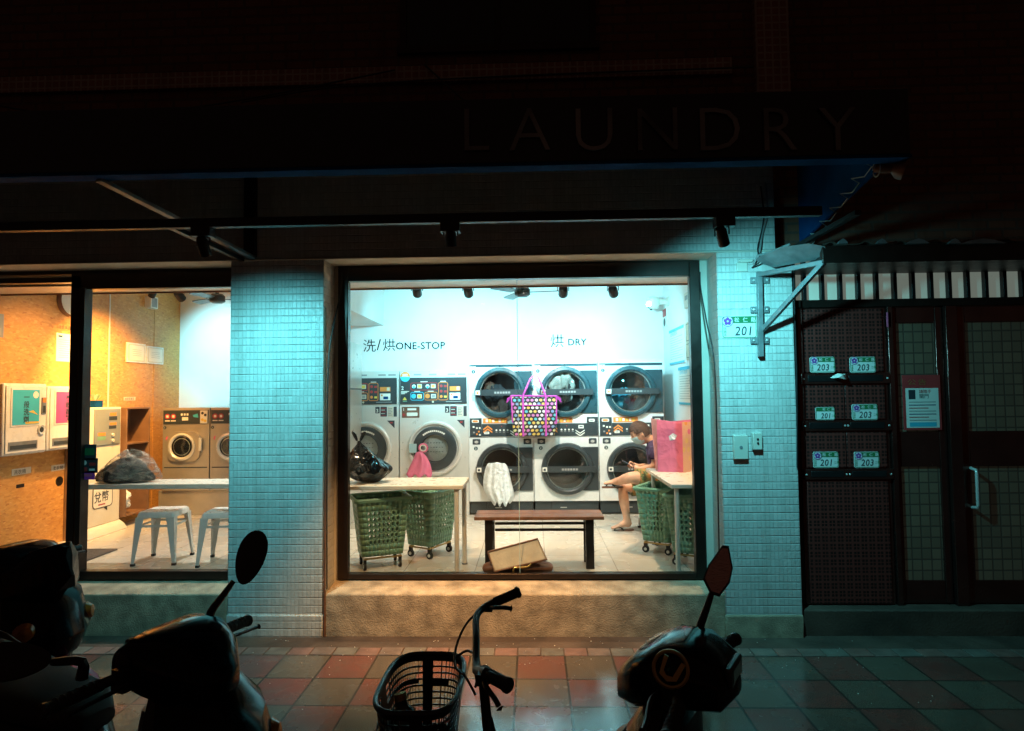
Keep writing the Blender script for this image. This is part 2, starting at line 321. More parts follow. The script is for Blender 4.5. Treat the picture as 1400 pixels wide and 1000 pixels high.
# ------------------------------------------------------------------ mesh builder
OFF = {}
def FR(o, f='S'):
    """frame on a vertical face: x to the reader's right, y up, z out of the face. S faces the street, E faces +X, W faces -X, U faces up."""
    ax = {'S': ((1, 0, 0), (0, 0, 1), (0, -1, 0)), 'E': ((0, 1, 0), (0, 0, 1), (1, 0, 0)), 'W': ((0, -1, 0), (0, 0, 1), (-1, 0, 0)), 'U': ((1, 0, 0), (0, 1, 0), (0, 0, 1))}[f]
    M = Matrix.Identity(4)
    for i, a in enumerate(ax):
        for j in range(3): M[j][i] = a[j]
    M.translation = V(o); return M
def axm(p0, p1):
    d = (V(p1) - V(p0)); q = d.normalized().to_track_quat('Z', 'Y'); return Matrix.Translation(V(p0)) @ q.to_matrix().to_4x4(), d.length
TXT = {}
class MB:
    def __init__(s, M=None): s.v = []; s.f = []; s.k = []; s.mats = []; s.M = M
    def mi(s, m):
        if m not in s.mats: s.mats.append(m)
        return s.mats.index(m)
    def add(s, vs, fs, m, M=None):
        M = M if M is not None else s.M
        b = len(s.v); s.v += [(M @ V(q)) if M is not None else V(q) for q in vs]
        k = s.mi(m)
        for f in fs: s.f.append(tuple(b + i for i in f)); s.k.append(k)
        return s
    def box(s, a, b, m, M=None):
        x0, y0, z0 = (min(a[i], b[i]) for i in range(3)); x1, y1, z1 = (max(a[i], b[i]) for i in range(3))
        return s.add([(x0, y0, z0), (x1, y0, z0), (x1, y1, z0), (x0, y1, z0), (x0, y0, z1), (x1, y0, z1), (x1, y1, z1), (x0, y1, z1)],
                     [(0, 3, 2, 1), (4, 5, 6, 7), (0, 1, 5, 4), (1, 2, 6, 5), (2, 3, 7, 6), (3, 0, 4, 7)], m, M)
    def rect(s, x0, y0, x1, y1, m, M=None, z=.002):
        return s.add([(x0, y0, z), (x1, y0, z), (x1, y1, z), (x0, y1, z)], [(0, 1, 2, 3)], m, M)
    def loft(s, rings, m, M=None, caps=True, closed=False):
        n = len(rings[0]); vs = [q for r in rings for q in r]; fs = []
        L = len(rings)
        for i in range(L if closed else L - 1):
            j = (i + 1) % L
            for t in range(n): fs.append((i * n + t, i * n + (t + 1) % n, j * n + (t + 1) % n, j * n + t))
        if caps and not closed: fs += [tuple(range(n - 1, -1, -1)), tuple((L - 1) * n + t for t in range(n))]
        return s.add(vs, fs, m, M)
    def cyl(s, p0, p1, r, m, r1=None, n=16, M=None, caps=True):
        A, L = axm(p0, p1); r1 = r if r1 is None else r1
        rings = [[A @ V((q * math.cos(t * 2 * math.pi / n), q * math.sin(t * 2 * math.pi / n), z)) for t in range(n)] for q, z in ((r, 0), (r1, L))]
        return s.loft(rings, m, M, caps)
    def lathe(s, prof, p0, ax, m, n=28, M=None, caps=False):
        A, _ = axm(p0, V(p0) + V(ax))
        rings = [[A @ V((q * math.cos(t * 2 * math.pi / n), q * math.sin(t * 2 * math.pi / n), z)) for t in range(n)] for q, z in prof]
        return s.loft(rings, m, M, caps)
    def tube(s, pts, r, m, n=8, M=None, smooth=0, sub=0):
        pts = [V(p) for p in pts]
        if sub: pts = spline(pts, sub)
        rr = r if isinstance(r, (list, tuple)) else [r] * len(pts)
        if len(rr) != len(pts): rr = [rr[0] + (rr[-1] - rr[0]) * i / (len(pts) - 1) for i in range(len(pts))]
        rings = []; up = None
        for i, p in enumerate(pts):
            d = (pts[min(i + 1, len(pts) - 1)] - pts[max(i - 1, 0)]).normalized()
            if up is None: up = V((0, 0, 1)) if abs(d.z) < .9 else V((1, 0, 0))
            u = (up - d * up.dot(d)).normalized(); q = d.cross(u); up = u
            rings.append([p + (u * math.cos(t * 2 * math.pi / n) + q * math.sin(t * 2 * math.pi / n)) * rr[i] for t in range(n)])
        return s.loft(rings, m, M)
    def prism(s, poly, z0, z1, m, M=None):
        n = len(poly)
        return s.add([(x, y, z0) for x, y in poly] + [(x, y, z1) for x, y in poly],
                     [tuple(range(n - 1, -1, -1)), tuple(range(n, 2 * n))] + [(i, (i + 1) % n, n + (i + 1) % n, n + i) for i in range(n)], m, M)
    def disc(s, cx, cy, r, m, M=None, z=.003, n=20, ry=None):
        return s.add([(cx + r * math.cos(t * 2 * math.pi / n), cy + (ry or r) * math.sin(t * 2 * math.pi / n), z) for t in range(n)], [tuple(range(n))], m, M)
    def ann(s, cx, cy, r0, r1, m, M=None, z=.003, n=28):
        vs = [(cx + q * math.cos(t * 2 * math.pi / n), cy + q * math.sin(t * 2 * math.pi / n), z) for q in (r0, r1) for t in range(n)]
        return s.add(vs, [(t, n + t, n + (t + 1) % n, (t + 1) % n) for t in range(n)], m, M)
    def rrect(s, x0, y0, x1, y1, r, m, M=None, z=.003, hole=0):
        def o(i):
            a, b, c, d, q = x0 + i, y0 + i, x1 - i, y1 - i, max(r - i, .0005)
            return [(cx + q * math.cos(R(t)), cy + q * math.sin(R(t)), z) for cx, cy, t0 in ((c - q, d - q, 0), (a + q, d - q, 90), (a + q, b + q, 180), (c - q, b + q, 270)) for t in (t0, t0 + 30, t0 + 60, t0 + 90)]
        A = o(0); n = len(A)
        if hole: return s.add(A + o(hole), [(t, (t + 1) % n, n + (t + 1) % n, n + t) for t in range(n)], m, M)
        return s.add(A, [tuple(range(n))], m, M)
    def text(s, body, size, m, M=None, x=0, y=0, z=.003, depth=.0, shear=0, sx=1, bold=0, align='LEFT', sp=1):
        key = (body, shear, depth / size, bold, align, sp)
        if key not in TXT:
            cu = bpy.data.curves.new('lettering', 'FONT'); cu.body = body; cu.size = 1; cu.shear = shear; cu.extrude = depth / size / 2; cu.offset = bold; cu.align_x = align; cu.space_character = sp; cu.resolution_u = 3
            o = bpy.data.objects.new('lettering', cu); me = bpy.data.meshes.new_from_object(o)
            TXT[key] = ([tuple(v.co) for v in me.vertices], [tuple(p.vertices) for p in me.polygons])
            bpy.data.objects.remove(o); bpy.data.curves.remove(cu); bpy.data.meshes.remove(me)
        vs, fs = TXT[key]
        return s.add([(x + a * size * sx, y + b * size, z + c * size + depth / 2) for a, b, c in vs], fs, m, M)
    def build(s, name, parent=None, bevel=0, sharp=38, label=None, bs=2, sub=0):
        me = bpy.data.meshes.new(name); o_ = OFF.get(parent, V((0, 0, 0)))
        if parent is not None and parent not in OFF and parent.parent is not None: o_ = OFF.get(parent.parent, V((0, 0, 0)))
        me.from_pydata([tuple(q - o_) for q in s.v], [], s.f)
        for m in s.mats: me.materials.append(m)
        me.polygons.foreach_set('material_index', s.k); me.update()
        o = bpy.data.objects.new(name, me); C.objects.link(o)
        if parent is not None:
            o.parent = parent
            OFF[o] = o_
        if sharp:
            me.polygons.foreach_set('use_smooth', [True] * len(me.polygons)); me.set_sharp_from_angle(angle=R(sharp))
        if bevel:
            b = o.modifiers.new('edge', 'BEVEL'); b.width = bevel; b.segments = bs; b.limit_method = 'ANGLE'; b.angle_limit = R(40)
        if sub:
            b = o.modifiers.new('sub', 'SUBSURF'); b.levels = sub; b.render_levels = sub
        if label: o['label'] = label
        return o
def spline(p, k):
    out = []; n = len(p)
    for i in range(n - 1):
        a, b, c, d = p[max(i - 1, 0)], p[i], p[i + 1], p[min(i + 2, n - 1)]
        for j in range(k):
            t = j / k
            out.append(.5 * ((2 * b) + (c - a) * t + (2 * a - 5 * b + 4 * c - d) * t * t + (3 * b - a - 3 * c + d) * t ** 3))
    return out + [p[-1]]
def tag(o, label, cat, group=None):
    o['label'] = label; o['category'] = cat
    if group: o['group'] = group
    return o
def thing(name, label, cat, loc=(0, 0, 0), group=None, rz=0, local=False):
    o = bpy.data.objects.new(name, None); C.objects.link(o); o.location = loc; o.rotation_euler = (0, 0, rz); o.empty_display_size = .1
    tag(o, label, cat, group); OFF[o] = V((0, 0, 0)) if local else V(loc)
    return o
def struct(o): o['kind'] = 'structure'; return o
def stuff(o): o['kind'] = 'stuff'; return o
def dup(root, label=None, loc=None, rz=None):
    def cp(o, par):
        c = o.copy(); C.objects.link(c)
        if par is not None: c.parent = par
        for ch in list(o.children): cp(ch, c)
        return c
    r = cp(root, None)
    if label: r['label'] = label
    if loc is not None: r.location = loc
    if rz is not None: r.rotation_euler = (0, 0, rz)
    return r
def one(name, label, cat, mb, bevel=0, group=None, **k): return tag(mb.build(name, None, bevel, **k), label, cat, group)
# ------------------------------------------------------------------ lamps
def spot(name, label, p, target, col, watt, ang, group, lens, blend=.6, size=.03, r=.035, L=.12):
    p = V(p); t = V(target); d = (t - p).normalized()
    o = thing(name, label, 'spotlight', p, group)
    b = MB(); b.box(p + V((-.04, -.03, .06)), p + V((.04, .03, .13)), m_black); b.build('mount', o, .004)
    b = MB()
    side = d.cross(V((0, 0, 1))); side = side.normalized() if side.length > .05 else V((1, 0, 0))
    for sg in (-1, 1): b.tube([p + V((0, 0, .06)), p + side * sg * (r + .008) + V((0, 0, .045)), p + side * sg * (r + .008)], .005, m_black, 6)
    b.build('yoke', o)
    a0 = p - d * L * .45; a1 = p + d * L * .55
    b = MB(); b.lathe([(.0, 0), (r * .75, 0), (r * .95, L * .15), (r, L), (r * .85, L), (r * .8, L * .86), (0, L * .86)], a0, d, m_black, 20)
    h = b.build('housing', o, 0)
    b = MB(); b.lathe([(0, L * .88), (r * .8, L * .88)], a0, d, lens, 20); b.build('lens', h)
    ld = bpy.data.lights.new('bulb', 'SPOT'); ld.energy = watt; ld.color = col; ld.spot_size = R(ang); ld.spot_blend = blend; ld.shadow_soft_size = size
    lo = bpy.data.objects.new('bulb', ld); C.objects.link(lo); lo.parent = o
    lo.location = (a1 + d * .004) - p; lo.rotation_euler = d.to_track_quat('-Z', 'Y').to_euler()
    return o
CY = (.17, .80, .90); CW = (.30, .87, 1.); WM = (1., .56, .22); NW = (1., .92, .78)

FY, GY, BW, FL, LX, RX = 4.85, 5.12, 8.55, .37, -4.935, 1.81
PL0, PL1 = X(313, FY, 600), X(442, FY, 600); PR0, PR1 = X(986, FY, 600), X(1090, FY, 600)
LZ = Z(349, FY, 680)
# outdoor track lamps on the rail under the awning
RY = 3.82; RZ = Z(303, RY, 620)
spot('rail_spotlight', 'black rail spotlight hanging over the left tiled pillar', at(278, 336, RY), at(384, 680, 4.85), CY, 150, 134, 'spotlights on the awning rail', m_lcyan, 1.)
spot('rail_spotlight', 'black rail spotlight above the middle of the large window, glowing orange', at(616, 322, RY), at(640, 800, 4.86), (1., .50, .17), 560, 70, 'spotlights on the awning rail', m_lwarm, 1.)
spot('rail_spotlight', 'black rail spotlight beside the white pillar with the house number', at(987, 322, RY), at(1050, 575, 4.85), CY, 165, 142, 'spotlights on the awning rail', m_lcyan, 1.)
# indoor track lamps, then the added ones
TZ = 3.04
for px, tx, tz, wt, col in ((570, 588, 496, 270, CW), (640, 664, 504, 240, CW), (770, 764, 504, 270, CW), (838, 866, 500, 270, CW)):
    pos = {570: 'leftmost', 640: 'second from left', 770: 'just right of the ceiling fan', 838: 'rightmost'}[px]
    spot('ceiling_spotlight', 'black ceiling spotlight over the dryers, ' + pos, at(px, 398, 6.4), at(tx, tz, BW), col, wt, 84, 'spotlights above the machines', m_lcyan, .9, .03, .05, .13)
spot('ceiling_spotlight', 'black ceiling spotlight beside the white wall above the taupe washers', at(245, 404, 7.3), at(312, 490, BW), CW, 190, 82, 'spotlights above the machines', m_lcyan, .8, .03, .05, .13)
spot('ceiling_spotlight', 'black ceiling spotlight added unseen behind the window head, lighting the strand board wall', (-3.95, 6.35, 2.97), (LX, 6.95, 1.85), (1., .50, .13), 560, 88, 'unseen warm spotlights inside', m_lwarm, .9)  # this lamp and the five below are unseen, added for warm light
spot('ceiling_spotlight', 'black ceiling spotlight added unseen behind the window head, aimed at the vending boxes', (-3.7, 5.75, 3.0), (LX, 6.0, 1.5), (1., .52, .17), 210, 96, 'unseen warm spotlights inside', m_lwarm, .9)
spot('ceiling_spotlight', 'black ceiling spotlight added unseen behind the window head, above the stools', (-3.2, 6.2, 3.05), (-3.1, 6.0, .4), NW, 190, 110, 'unseen warm spotlights inside', m_lwarm, .9)
spot('ceiling_spotlight', 'black ceiling spotlight added unseen behind the window head, above the laundry carts', (-1.3, 5.75, 3.05), (-1.2, 6.1, .4), (1., .72, .42), 190, 105, 'unseen warm spotlights inside', m_lwarm, .9)
spot('ceiling_spotlight', 'black ceiling spotlight added unseen behind the window head, above the bench', (.1, 6.0, 3.05), (.15, 7.6, .75), NW, 290, 104, 'unseen warm spotlights inside', m_lwarm, .9)
spot('ceiling_spotlight', 'black ceiling spotlight added unseen behind the window head, above the pink bag', (1.3, 5.68, 3.05), (1.32, 6.25, 1.0), (1., .66, .38), 230, 100, 'unseen warm spotlights inside', m_lwarm, .9)

# ------------------------------------------------------------------ ground
b = MB(); b.box((-30, -4, -.3), (30, 4.5, 0), m_pave); struct(b.build('pavement'))
b = MB(); b.box((-30, 4.5, -.3), (30, 5.6, -.002), m_conc2); struct(b.build('gutter_path'))
b = MB()
for i in range(-22, 24): b.box((-.125 + i * .1665 + .004, 4.504, -.05), (-.125 + (i + 1) * .1665 - .004, 4.63, .003 + random.random() * .003), mat('kerb_stone_%d' % (i % 3), [(.17, .12, .10), (.15, .13, .11), (.2, .11, .09)][i % 3], .5, 0, .3, 8, .4, 90) if i < -19 else bpy.data.materials['kerb_stone_%d' % (i % 3)])
struct(b.build('kerb_strip', None, .004))
b = MB(); b.box((-60, -60, -.5), (60, -4.01, -.12), mat('wet_asphalt', (.05, .05, .05), .4, 0, .3, 3, .5, 120)); struct(b.build('road'))
b = MB()
for i in range(120):
    x = random.uniform(-2.2, 2.4); y = random.triangular(3.6, 4.84, 4.75); r = random.uniform(.002, .006)
    if y > 4.8 and random.random() < .3: continue
    b.prism([(r * random.uniform(.5, 1) * math.cos(t), r * random.uniform(.5, 1) * math.sin(t)) for t in (0, 1.2, 2.4, 3.6, 4.9)], 0, .002, m_paper, Matrix.Translation((x, y, .004 if y < 4.5 else .007)))
stuff(b.build('petal_litter'))['label'] = 'tiny pale petals and scraps scattered on the wet paving'

# ------------------------------------------------------------------ laundry building
bld = thing('laundry_building', 'laundry shop front with white mosaic pillars under a dark brick upper storey', 'building', (0, FY, 0))
def tpillar(x0, x1, lab):
    b = MB(); b.box((x0, FY, .16), (x1, 5.25, LZ), m_mosaic); p = b.build('tiled_pillar', bld, .006, label=lab)
    b = MB(); b.box((x0 - .004, FY - .012, -.02), (x1 + .004, 5.25, .165), m_conc if x0 > 0 else m_mosaic); b.build('plinth', p, .012)
tpillar(PL0, PL1, 'white mosaic pillar between the two shop windows'); tpillar(PR0, PR1, 'white mosaic pillar carrying the house number')
b = MB(); b.box((-9, FY, LZ), (PR1 - .12, 5.25, 3.95), m_mosaic); b.build('lintel_beam', bld, .006)
b = MB(); b.box((-9, FY - .012, LZ - .012), (PR1 - .13, 5.24, LZ + .002), m_plaster); b.build('lintel_edge', bld, .004)
b = MB(); b.box((-12, FY + .01, 3.95), (2.05, 5.3, 8), m_brick); b.build('brick_wall', bld)
b = MB(); b.box((-9, FY - .03, Z(122, FY, 300)), (X(1000, FY, 100), FY + .02, Z(100, FY, 300)), m_redtile); b.build('tile_band', bld, .004)
b = MB(); b.box((X(1030, FY, 60), FY - .05, 3.9), (X(1076, FY, 60), FY + .02, 8), m_redtile); b.build('tiled_pilaster', bld, .004)
wx0, wx1, wz0, wz1 = X(552, FY, 40), X(810, FY, 40), Z(62, FY, 680), 6.0
b = MB(); b.box((wx0 - .05, FY - .03, wz0 - .06), (wx1 + .05, FY + .03, wz0), m_frame)
for x in (wx0, (wx0 + wx1) / 2, wx1): b.box((x - .025, FY - .02, wz0), (x + .025, FY + .03, wz1), m_frame)
b.box((wx0, FY - .02, wz1), (wx1, FY + .03, wz1 + .05), m_frame); uw = b.build('upper_window', bld, .003)
b = MB(); b.box((wx0, FY - .002, wz0), (wx1, FY + .006, wz1), mat('dark_window_pane', (.012, .012, .013), .1)); b.build('pane', uw)
for x0, x1 in ((-9, PL0 - .003), (PL1 + .012, PR0 + .003)):
    b = MB(); f0 = FY + .004
    b.add([(x0, f0, -.02), (x1, f0, -.02), (x1, f0, .318), (x0, f0, .318), (x0, 5.2, -.02), (x1, 5.2, -.02), (x1, 5.2, .362), (x0, 5.2, .362)],
          [(0, 1, 2, 3), (4, 7, 6, 5), (3, 2, 6, 7), (0, 4, 5, 1), (0, 3, 7, 4), (1, 5, 6, 2)], m_conc)
    b.build('concrete_step', bld, .012, label='concrete step under the large window' if x0 > -8 else 'concrete step under the left window')
# brown drain pipe in the joint beside the pillar
b = MB(); b.tube([(PL1 + .014, FY - .002, 0), (PL1 + .014, FY - .002, LZ - .4)], .009, m_brownl); one('drain_pipe', 'thin brown pipe in the joint between left pillar and step', 'pipe', b)
# interior shell
b = MB(); b.box((-9, 5.2, .0), (RX + .2, BW + .2, FL), m_floor); struct(b.build('floor'))
b = MB(); b.box((-9, 5.2, 3.45), (RX + .2, BW + .2, 3.6), m_ceil); struct(b.build('ceiling'))
b = MB(); b.box((-9, BW, FL), (RX + .2, BW + .15, 3.45), m_wall); struct(b.build('wall_back'))
b = MB(); b.box((RX, 5.25, FL), (RX + .15, BW, 3.45), m_wall); struct(b.build('wall_right'))
b = MB(); b.box((LX - .15, 5.25, FL), (LX, BW - .001, 3.45), m_osb)
for y in (7.08, 7.95): b.box((LX, y, FL), (LX + .006, y + (.02 if y < 7.5 else .006), 3.45), m_osb if y > 7.5 else m_plaster)
struct(b.build('wall_left'))
b = MB(); b.box((-9, 5.255, 2.835), (RX, 5.6, 3.45), m_soff); b.box((-9, 5.598, 2.82), (RX, 5.606, 2.85), m_brownl); struct(b.build('ceiling_soffit'))
b = MB(); b.box((-2.65, 5.61, 2.83), (-2.05, BW, 3.45), m_wall); struct(b.build('ceiling_beam'))
b = MB(); b.box((-1.9, 6.385, TZ + .0), (RX - .3, 6.415, TZ + .03), m_black)
for x in (-1.6, -.5, 1.2): b.tube([(x, 6.4, TZ + .03), (x, 6.4, 3.45)], .006, m_black)
one('ceiling_track', 'black ceiling track carrying the spotlights above the machines', 'lighting track', b)

# ------------------------------------------------------------------ shop windows
def bar(b, x0, x1, z0, z1, y0=GY - .03, y1=GY + .04): b.box((x0, y0, z0), (x1, y1, z1), m_frame)
WX0, WX1 = X(464, GY, 600), X(960, GY, 600); WZ0, WZ1 = Z(791, GY, 700), Z(363, GY, 700); IZ0, IZ1 = Z(783.5, GY, 700), Z(382, GY, 700)
IX0, IX1 = X(477, GY, 600), X(946.5, GY, 600)
win = thing('shop_window', 'large fixed shop window with bronze frame in front of the dryers', 'window', ((WX0 + WX1) / 2, GY, WZ0))
b = MB(); bar(b, WX0, IX0, WZ0, WZ1); bar(b, IX1, WX1, WZ0, WZ1); bar(b, IX0, IX1, WZ0, IZ0); bar(b, IX0, IX1, IZ1, WZ1)
bar(b, WX0 - .012, WX0, WZ0, WZ1, GY - .01, GY + .02); bar(b, WX1, WX1 + .012, WZ0, WZ1, GY - .01, GY + .02)
bar(b, WX0 - .012, WX1 + .012, WZ1, LZ - .012, GY - .012, GY + .06); b.build('frame', win, .004)
jx = X(709, GY, 600)
for x0, x1 in ((IX0, jx - .002), (jx + .002, IX1)):
    b = MB(); b.add([(x0, GY, IZ0), (x1, GY, IZ0), (x1, GY, IZ1), (x0, GY, IZ1)], [(0, 1, 2, 3)], m_glass); b.build('pane', win)
b = MB(); b.box((jx - .002, GY - .003, IZ0), (jx + .002, GY + .004, IZ1), m_lens); b.build('glass_joint', win)
# side infill of the big window reveal
for x0, x1, n in ((PL1, WX0 - .012, 0), (WX1 + .012, PR0, 1)):
    b = MB(); b.box((x0 + .001, GY + .0, .33), (x1 - .001, 5.24, LZ - .014), m_plaster); b.build('reveal_infill', bld)
LW0, LW1 = X(110, GY, 600), PL0 - .002
lw = thing('shop_window', 'left shop window behind the bar counter, beside the open doorway', 'window', ((LW0 + LW1) / 2, GY, WZ0))
b = MB(); bar(b, X(96, GY, 600), LW0, WZ0 + .01, Z(378, GY, 100)); bar(b, LW0, LW1, WZ0, Z(780, GY, 200)); bar(b, X(96, GY, 600), LW1, Z(395, GY, 200), Z(374, GY, 200)); bar(b, X(110, GY, 600), X(117, GY, 600), WZ0, Z(395, GY, 100), GY - .05, GY + .05)
bar(b, -9, LW1, Z(374, GY, 200) + .001, LZ - .012, GY - .012, GY + .06)
b.build('frame', lw, .004)
b = MB(); b.add([(LW0, GY, WZ0), (LW1, GY, WZ0), (LW1, GY, WZ1), (LW0, GY, WZ1)], [(0, 1, 2, 3)], m_glass); b.build('pane', lw)
b = MB(); bar(b, -9, X(96, GY, 600), Z(388, GY, 50), Z(381, GY, 50)); b.build('door_head', lw, .003)
for i, (p0, p1, q0, q1, lab) in enumerate(((108, 132, 608, 629, 'green and black sticker on the left window, top of three'), (108, 134, 627, 647, 'dark sticker with white and red marks on the left window'), (108, 130, 644, 656, 'magenta sticker low on the left window'))):
    Y = GY - .004; b = MB(); x0, x1, z0, z1 = X(p0, Y, q0), X(p1, Y, q0), Z(q1, Y, 110), Z(q0, Y, 110)
    b.box((x0, Y - .001, z0), (x1, Y, z1), (m_ink, m_ink, m_mag)[i]); M = FR((x0, Y - .001, z0))
    wd, ht = x1 - x0, z1 - z0
    if i == 0: b.rrect(wd * .1, ht * .3, wd * .9, ht * .75, .01, m_sgreen, M, .001)
    if i == 1: b.rrect(wd * .1, ht * .1, wd * .45, ht * .4, .004, m_red, M, .001); b.disc(wd * .3, ht * .7, .02, m_paper, M, .001); b.rrect(wd * .55, ht * .5, wd * .9, ht * .7, .004, m_red, M, .001); b.rrect(wd * .55, ht * .15, wd * .85, ht * .3, .004, m_paper, M, .001)
    if i == 2: b.rrect(wd * .1, ht * .35, wd * .85, ht * .65, .004, m_pink, M, .001)
    one('window_sticker', lab, 'sticker', b)

# ------------------------------------------------------------------ awning, rail, cables
AY = 3.6; ax1 = X(1240, AY, 215); az0, az1 = Z(228, AY, 620), Z(131, AY, 1000)
aw = thing('awning', 'long dark awning with LAUNDRY letters and blue canvas underside', 'awning', (0, FY, 3))
b = MB(); b.box((-9, AY - .04, az0), (ax1, AY + .03, az1), m_fasc); b.build('fascia', aw, .006)
b = MB(); b.box((-9, AY - .045, az0 - .02), (ax1 + .004, AY + .06, az0), m_blue); b.build('canvas_hem', aw, .004)
b = MB(); b.add([(-9, AY + .03, az1), (ax1, AY + .03, az1), (ax1, FY - .005, az1 + .25), (-9, FY - .005, az1 + .25), (-9, AY + .03, az1 - .02), (ax1, AY + .03, az1 - .02), (ax1, FY - .005, az1 + .23), (-9, FY - .005, az1 + .23)],
               [(0, 1, 2, 3), (7, 6, 5, 4), (0, 4, 5, 1), (1, 5, 6, 2), (2, 6, 7, 3), (3, 7, 4, 0)], m_fasc); b.build('roof_sheet', aw)
sx = 2.09
b = MB(); b.add([(x, y, z) for x in (sx, sx + .02) for y, z in ((AY + .03, az0 + .0), (FY, Z(334, FY, 1060)), (FY, az1 + .2), (AY + .03, az1 - .03))], [(0, 1, 2, 3), (7, 6, 5, 4), (0, 4, 5, 1), (1, 5, 6, 2), (2, 6, 7, 3), (3, 7, 4, 0)], m_blue); b.build('side_panel', aw)
b = MB(); q0, q1 = at(135, 246, AY + .02), at(347, 353, FY - .02)
A, L = axm(q0, q1); b.box((-.025, -.012, 0), (.025, .012, L), m_galv, A); b.build('strut', aw, .002)
b = MB(); b.box((X(337, FY, 300), FY - .05, Z(352, FY, 340)), (X(352, FY, 300), FY, 3.8), m_black); b.build('wall_post', aw, .003)
M = FR((0, AY - .04, 0))
for ch, px in zip('LAUNDRY', (628, 695, 781, 864, 949, 1036, 1117)):
    b = MB(); b.text(ch, .375, m_letter, M, X(px, AY - .04, 200), Z(208, AY - .04, px + 20), .004, .012, bold=-.012); b.build('letter', aw)

b = MB(); pts = []
for i in range(7):
    y = AY + .12 + i * .15; z = az0 + .03 - i * .05; pts += [(sx - .012, y, z), (sx - .03, y + .12, z + .03), (sx - .014, y + .06, z - .02)]
b.tube(pts, .004, m_gcable, 6); b.tube([(sx - .03, AY + .1 + .04 * math.cos(t), az0 - .03 + .05 * math.sin(t)) for t in [i * .5 for i in range(13)]], .004, m_gcable, 6)
one('loose_cable', 'pale loose cable zigzagging along the inside of the awning side', 'cable', b)
b = MB(); c = at(1196, 229, AY + .1); b.lathe([(0, 0), (.03, 0), (.028, .07), (.02, .09), (.05, .12), (.055, .15), (0, .15)], c, (.8, -.3, -.25), m_brownl, 16)
one('horn_lamp', 'small round horn shaped fitting under the right end of the awning', 'lamp fitting', b)
b = MB(); b.box((-9, RY - .025, RZ - .01), (X(1122, RY, 292), RY + .025, RZ + .045), m_black)
b.box((-9, RY - .027, RZ - .013), (X(1090, RY, 292), RY - .02, RZ - .0101), m_galv)  # pale strip imitates the lit lower edge of the rail
for px in (278, 616, 990): b.box((X(px - 13, RY, 310), RY - .04, RZ - .07), (X(px + 13, RY, 310), RY + .04, RZ - .0135), m_black)
for x in (-5, -2.3, 2.02): b.box((x - .02, RY + .026, RZ), (x + .02, FY - .006, RZ + .03), m_black)
one('spotlight_rail', 'black steel rail across the shop front carrying three spotlights', 'lighting rail', b, .003)
def cable(pts, r, m, label, name='cable', n=6, sub=6):
    b = MB(); b.tube(pts, r, m, n, sub=sub); return one(name, label, 'cable', b)
cable([at(468, 372, GY - .05), at(466, 400, GY - .06), at(457, 440, 4.97), at(449, 500, 4.9), at(447, 650, 4.9), at(447, 806, 4.9)], .006, m_cable, 'black cable hanging down the left reveal of the large window')
cable([at(957, 372, GY - .05), at(958, 395, GY - .06), at(966, 440, 5.0), at(977, 500, 4.9), at(981, 640, 4.9), at(984, 800, 4.9)], .006, m_cable, 'black cable hanging down the right reveal of the large window')
cable([at(1046, 250, FY - .02), at(1049, 290, FY - .03), at(1042, 320, FY - .03), at(1038, 345, FY - .05), at(1030, 360, FY - .03)], .008, m_gcable, 'grey cable running down the top of the right pillar')
cable([at(1030, 362, FY - .03), at(1037, 350, FY - .08), at(1050, 346, FY - .1), at(1080, 334, FY - .2)], .009, m_gcable, 'grey cable looping from right pillar to the small canopy')
cable([at(1028, 366, FY - .02), at(1040, 356, FY - .1), at(1036, 340, FY - .05), at(1044, 300, FY - .02), at(1040, 255, FY - .02)], .006, m_cable, 'thin black cable beside the grey one on the right pillar')
cable([at(0, 145, 4.2), at(120, 160, 4.3), at(300, 142, 4.5), at(540, 96, 4.8)], .007, m_cable, 'dark cable sagging across the brick wall at upper left')
cable([at(330, 140, 4.5), at(470, 118, 4.7), at(700, 104, FY - .04), at(1030, 92, FY - .08)], .007, m_cable, 'dark cable running along the tile band above the awning')
cable([at(580, 88, FY - .03), at(620, 125, 4.7), at(660, 160, 4.2)], .006, m_cable, 'short dark cable dropping from the band behind the awning')
cable([at(1085, 372, FY - .01), at(1086, 420, FY - .012), at(1089, 520, FY - .012), at(1090, 640, FY - .01)], .006, m_cable, 'dark cable down the outer edge of the right pillar')
# ------------------------------------------------------------------ apartment entrance at right
DY = 5.0
apt = thing('apartment_entrance', 'dark apartment entrance with stainless panels and lit transom beside the laundry', 'building', (3, DY, 0))
b = MB(); b.box((2.05, DY + .1, 2.98), (9, 5.4, 8), m_brick); b.build('brick_wall', apt)
dz0 = Z(827, DY, 1250)
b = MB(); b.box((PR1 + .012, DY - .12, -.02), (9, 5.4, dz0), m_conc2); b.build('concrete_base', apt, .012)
tz0, tz1 = Z(409, DY, 1250), Z(358, DY, 1250)
b = MB(); b.box((PR1 + .03, DY + .02, tz0), (5.2, DY + .05, tz1 + .1), m_frost); tr = b.build('transom_glass', apt)
b = MB(); x = X(1101, DY, 385)
while x < 5: b.box((x - .028, DY - .02, tz0), (x, DY + .025, tz1 + .1), m_black); x += .1415
b.box((PR1 + .03, DY - .03, tz0 - .06), (5.2, DY + .06, tz0), m_frame); b.build('transom_bars', apt, .003)
b = MB(); b.box((PR1 + .002, DY - .02, dz0), (X(1093, DY, 600), DY + .1, tz1), m_frame); b.build('jamb', apt, .003)
b = MB(); b.box((X(1217, DY, 600), DY - .03, dz0), (X(1224, DY, 600), DY + .08, tz0 - .06), m_dsteel); b.box((X(1296, DY, 600), DY - .035, dz0), (X(1312, DY, 600), DY + .08, tz0 - .06), m_dsteel); b.build('door_post', apt, .004)
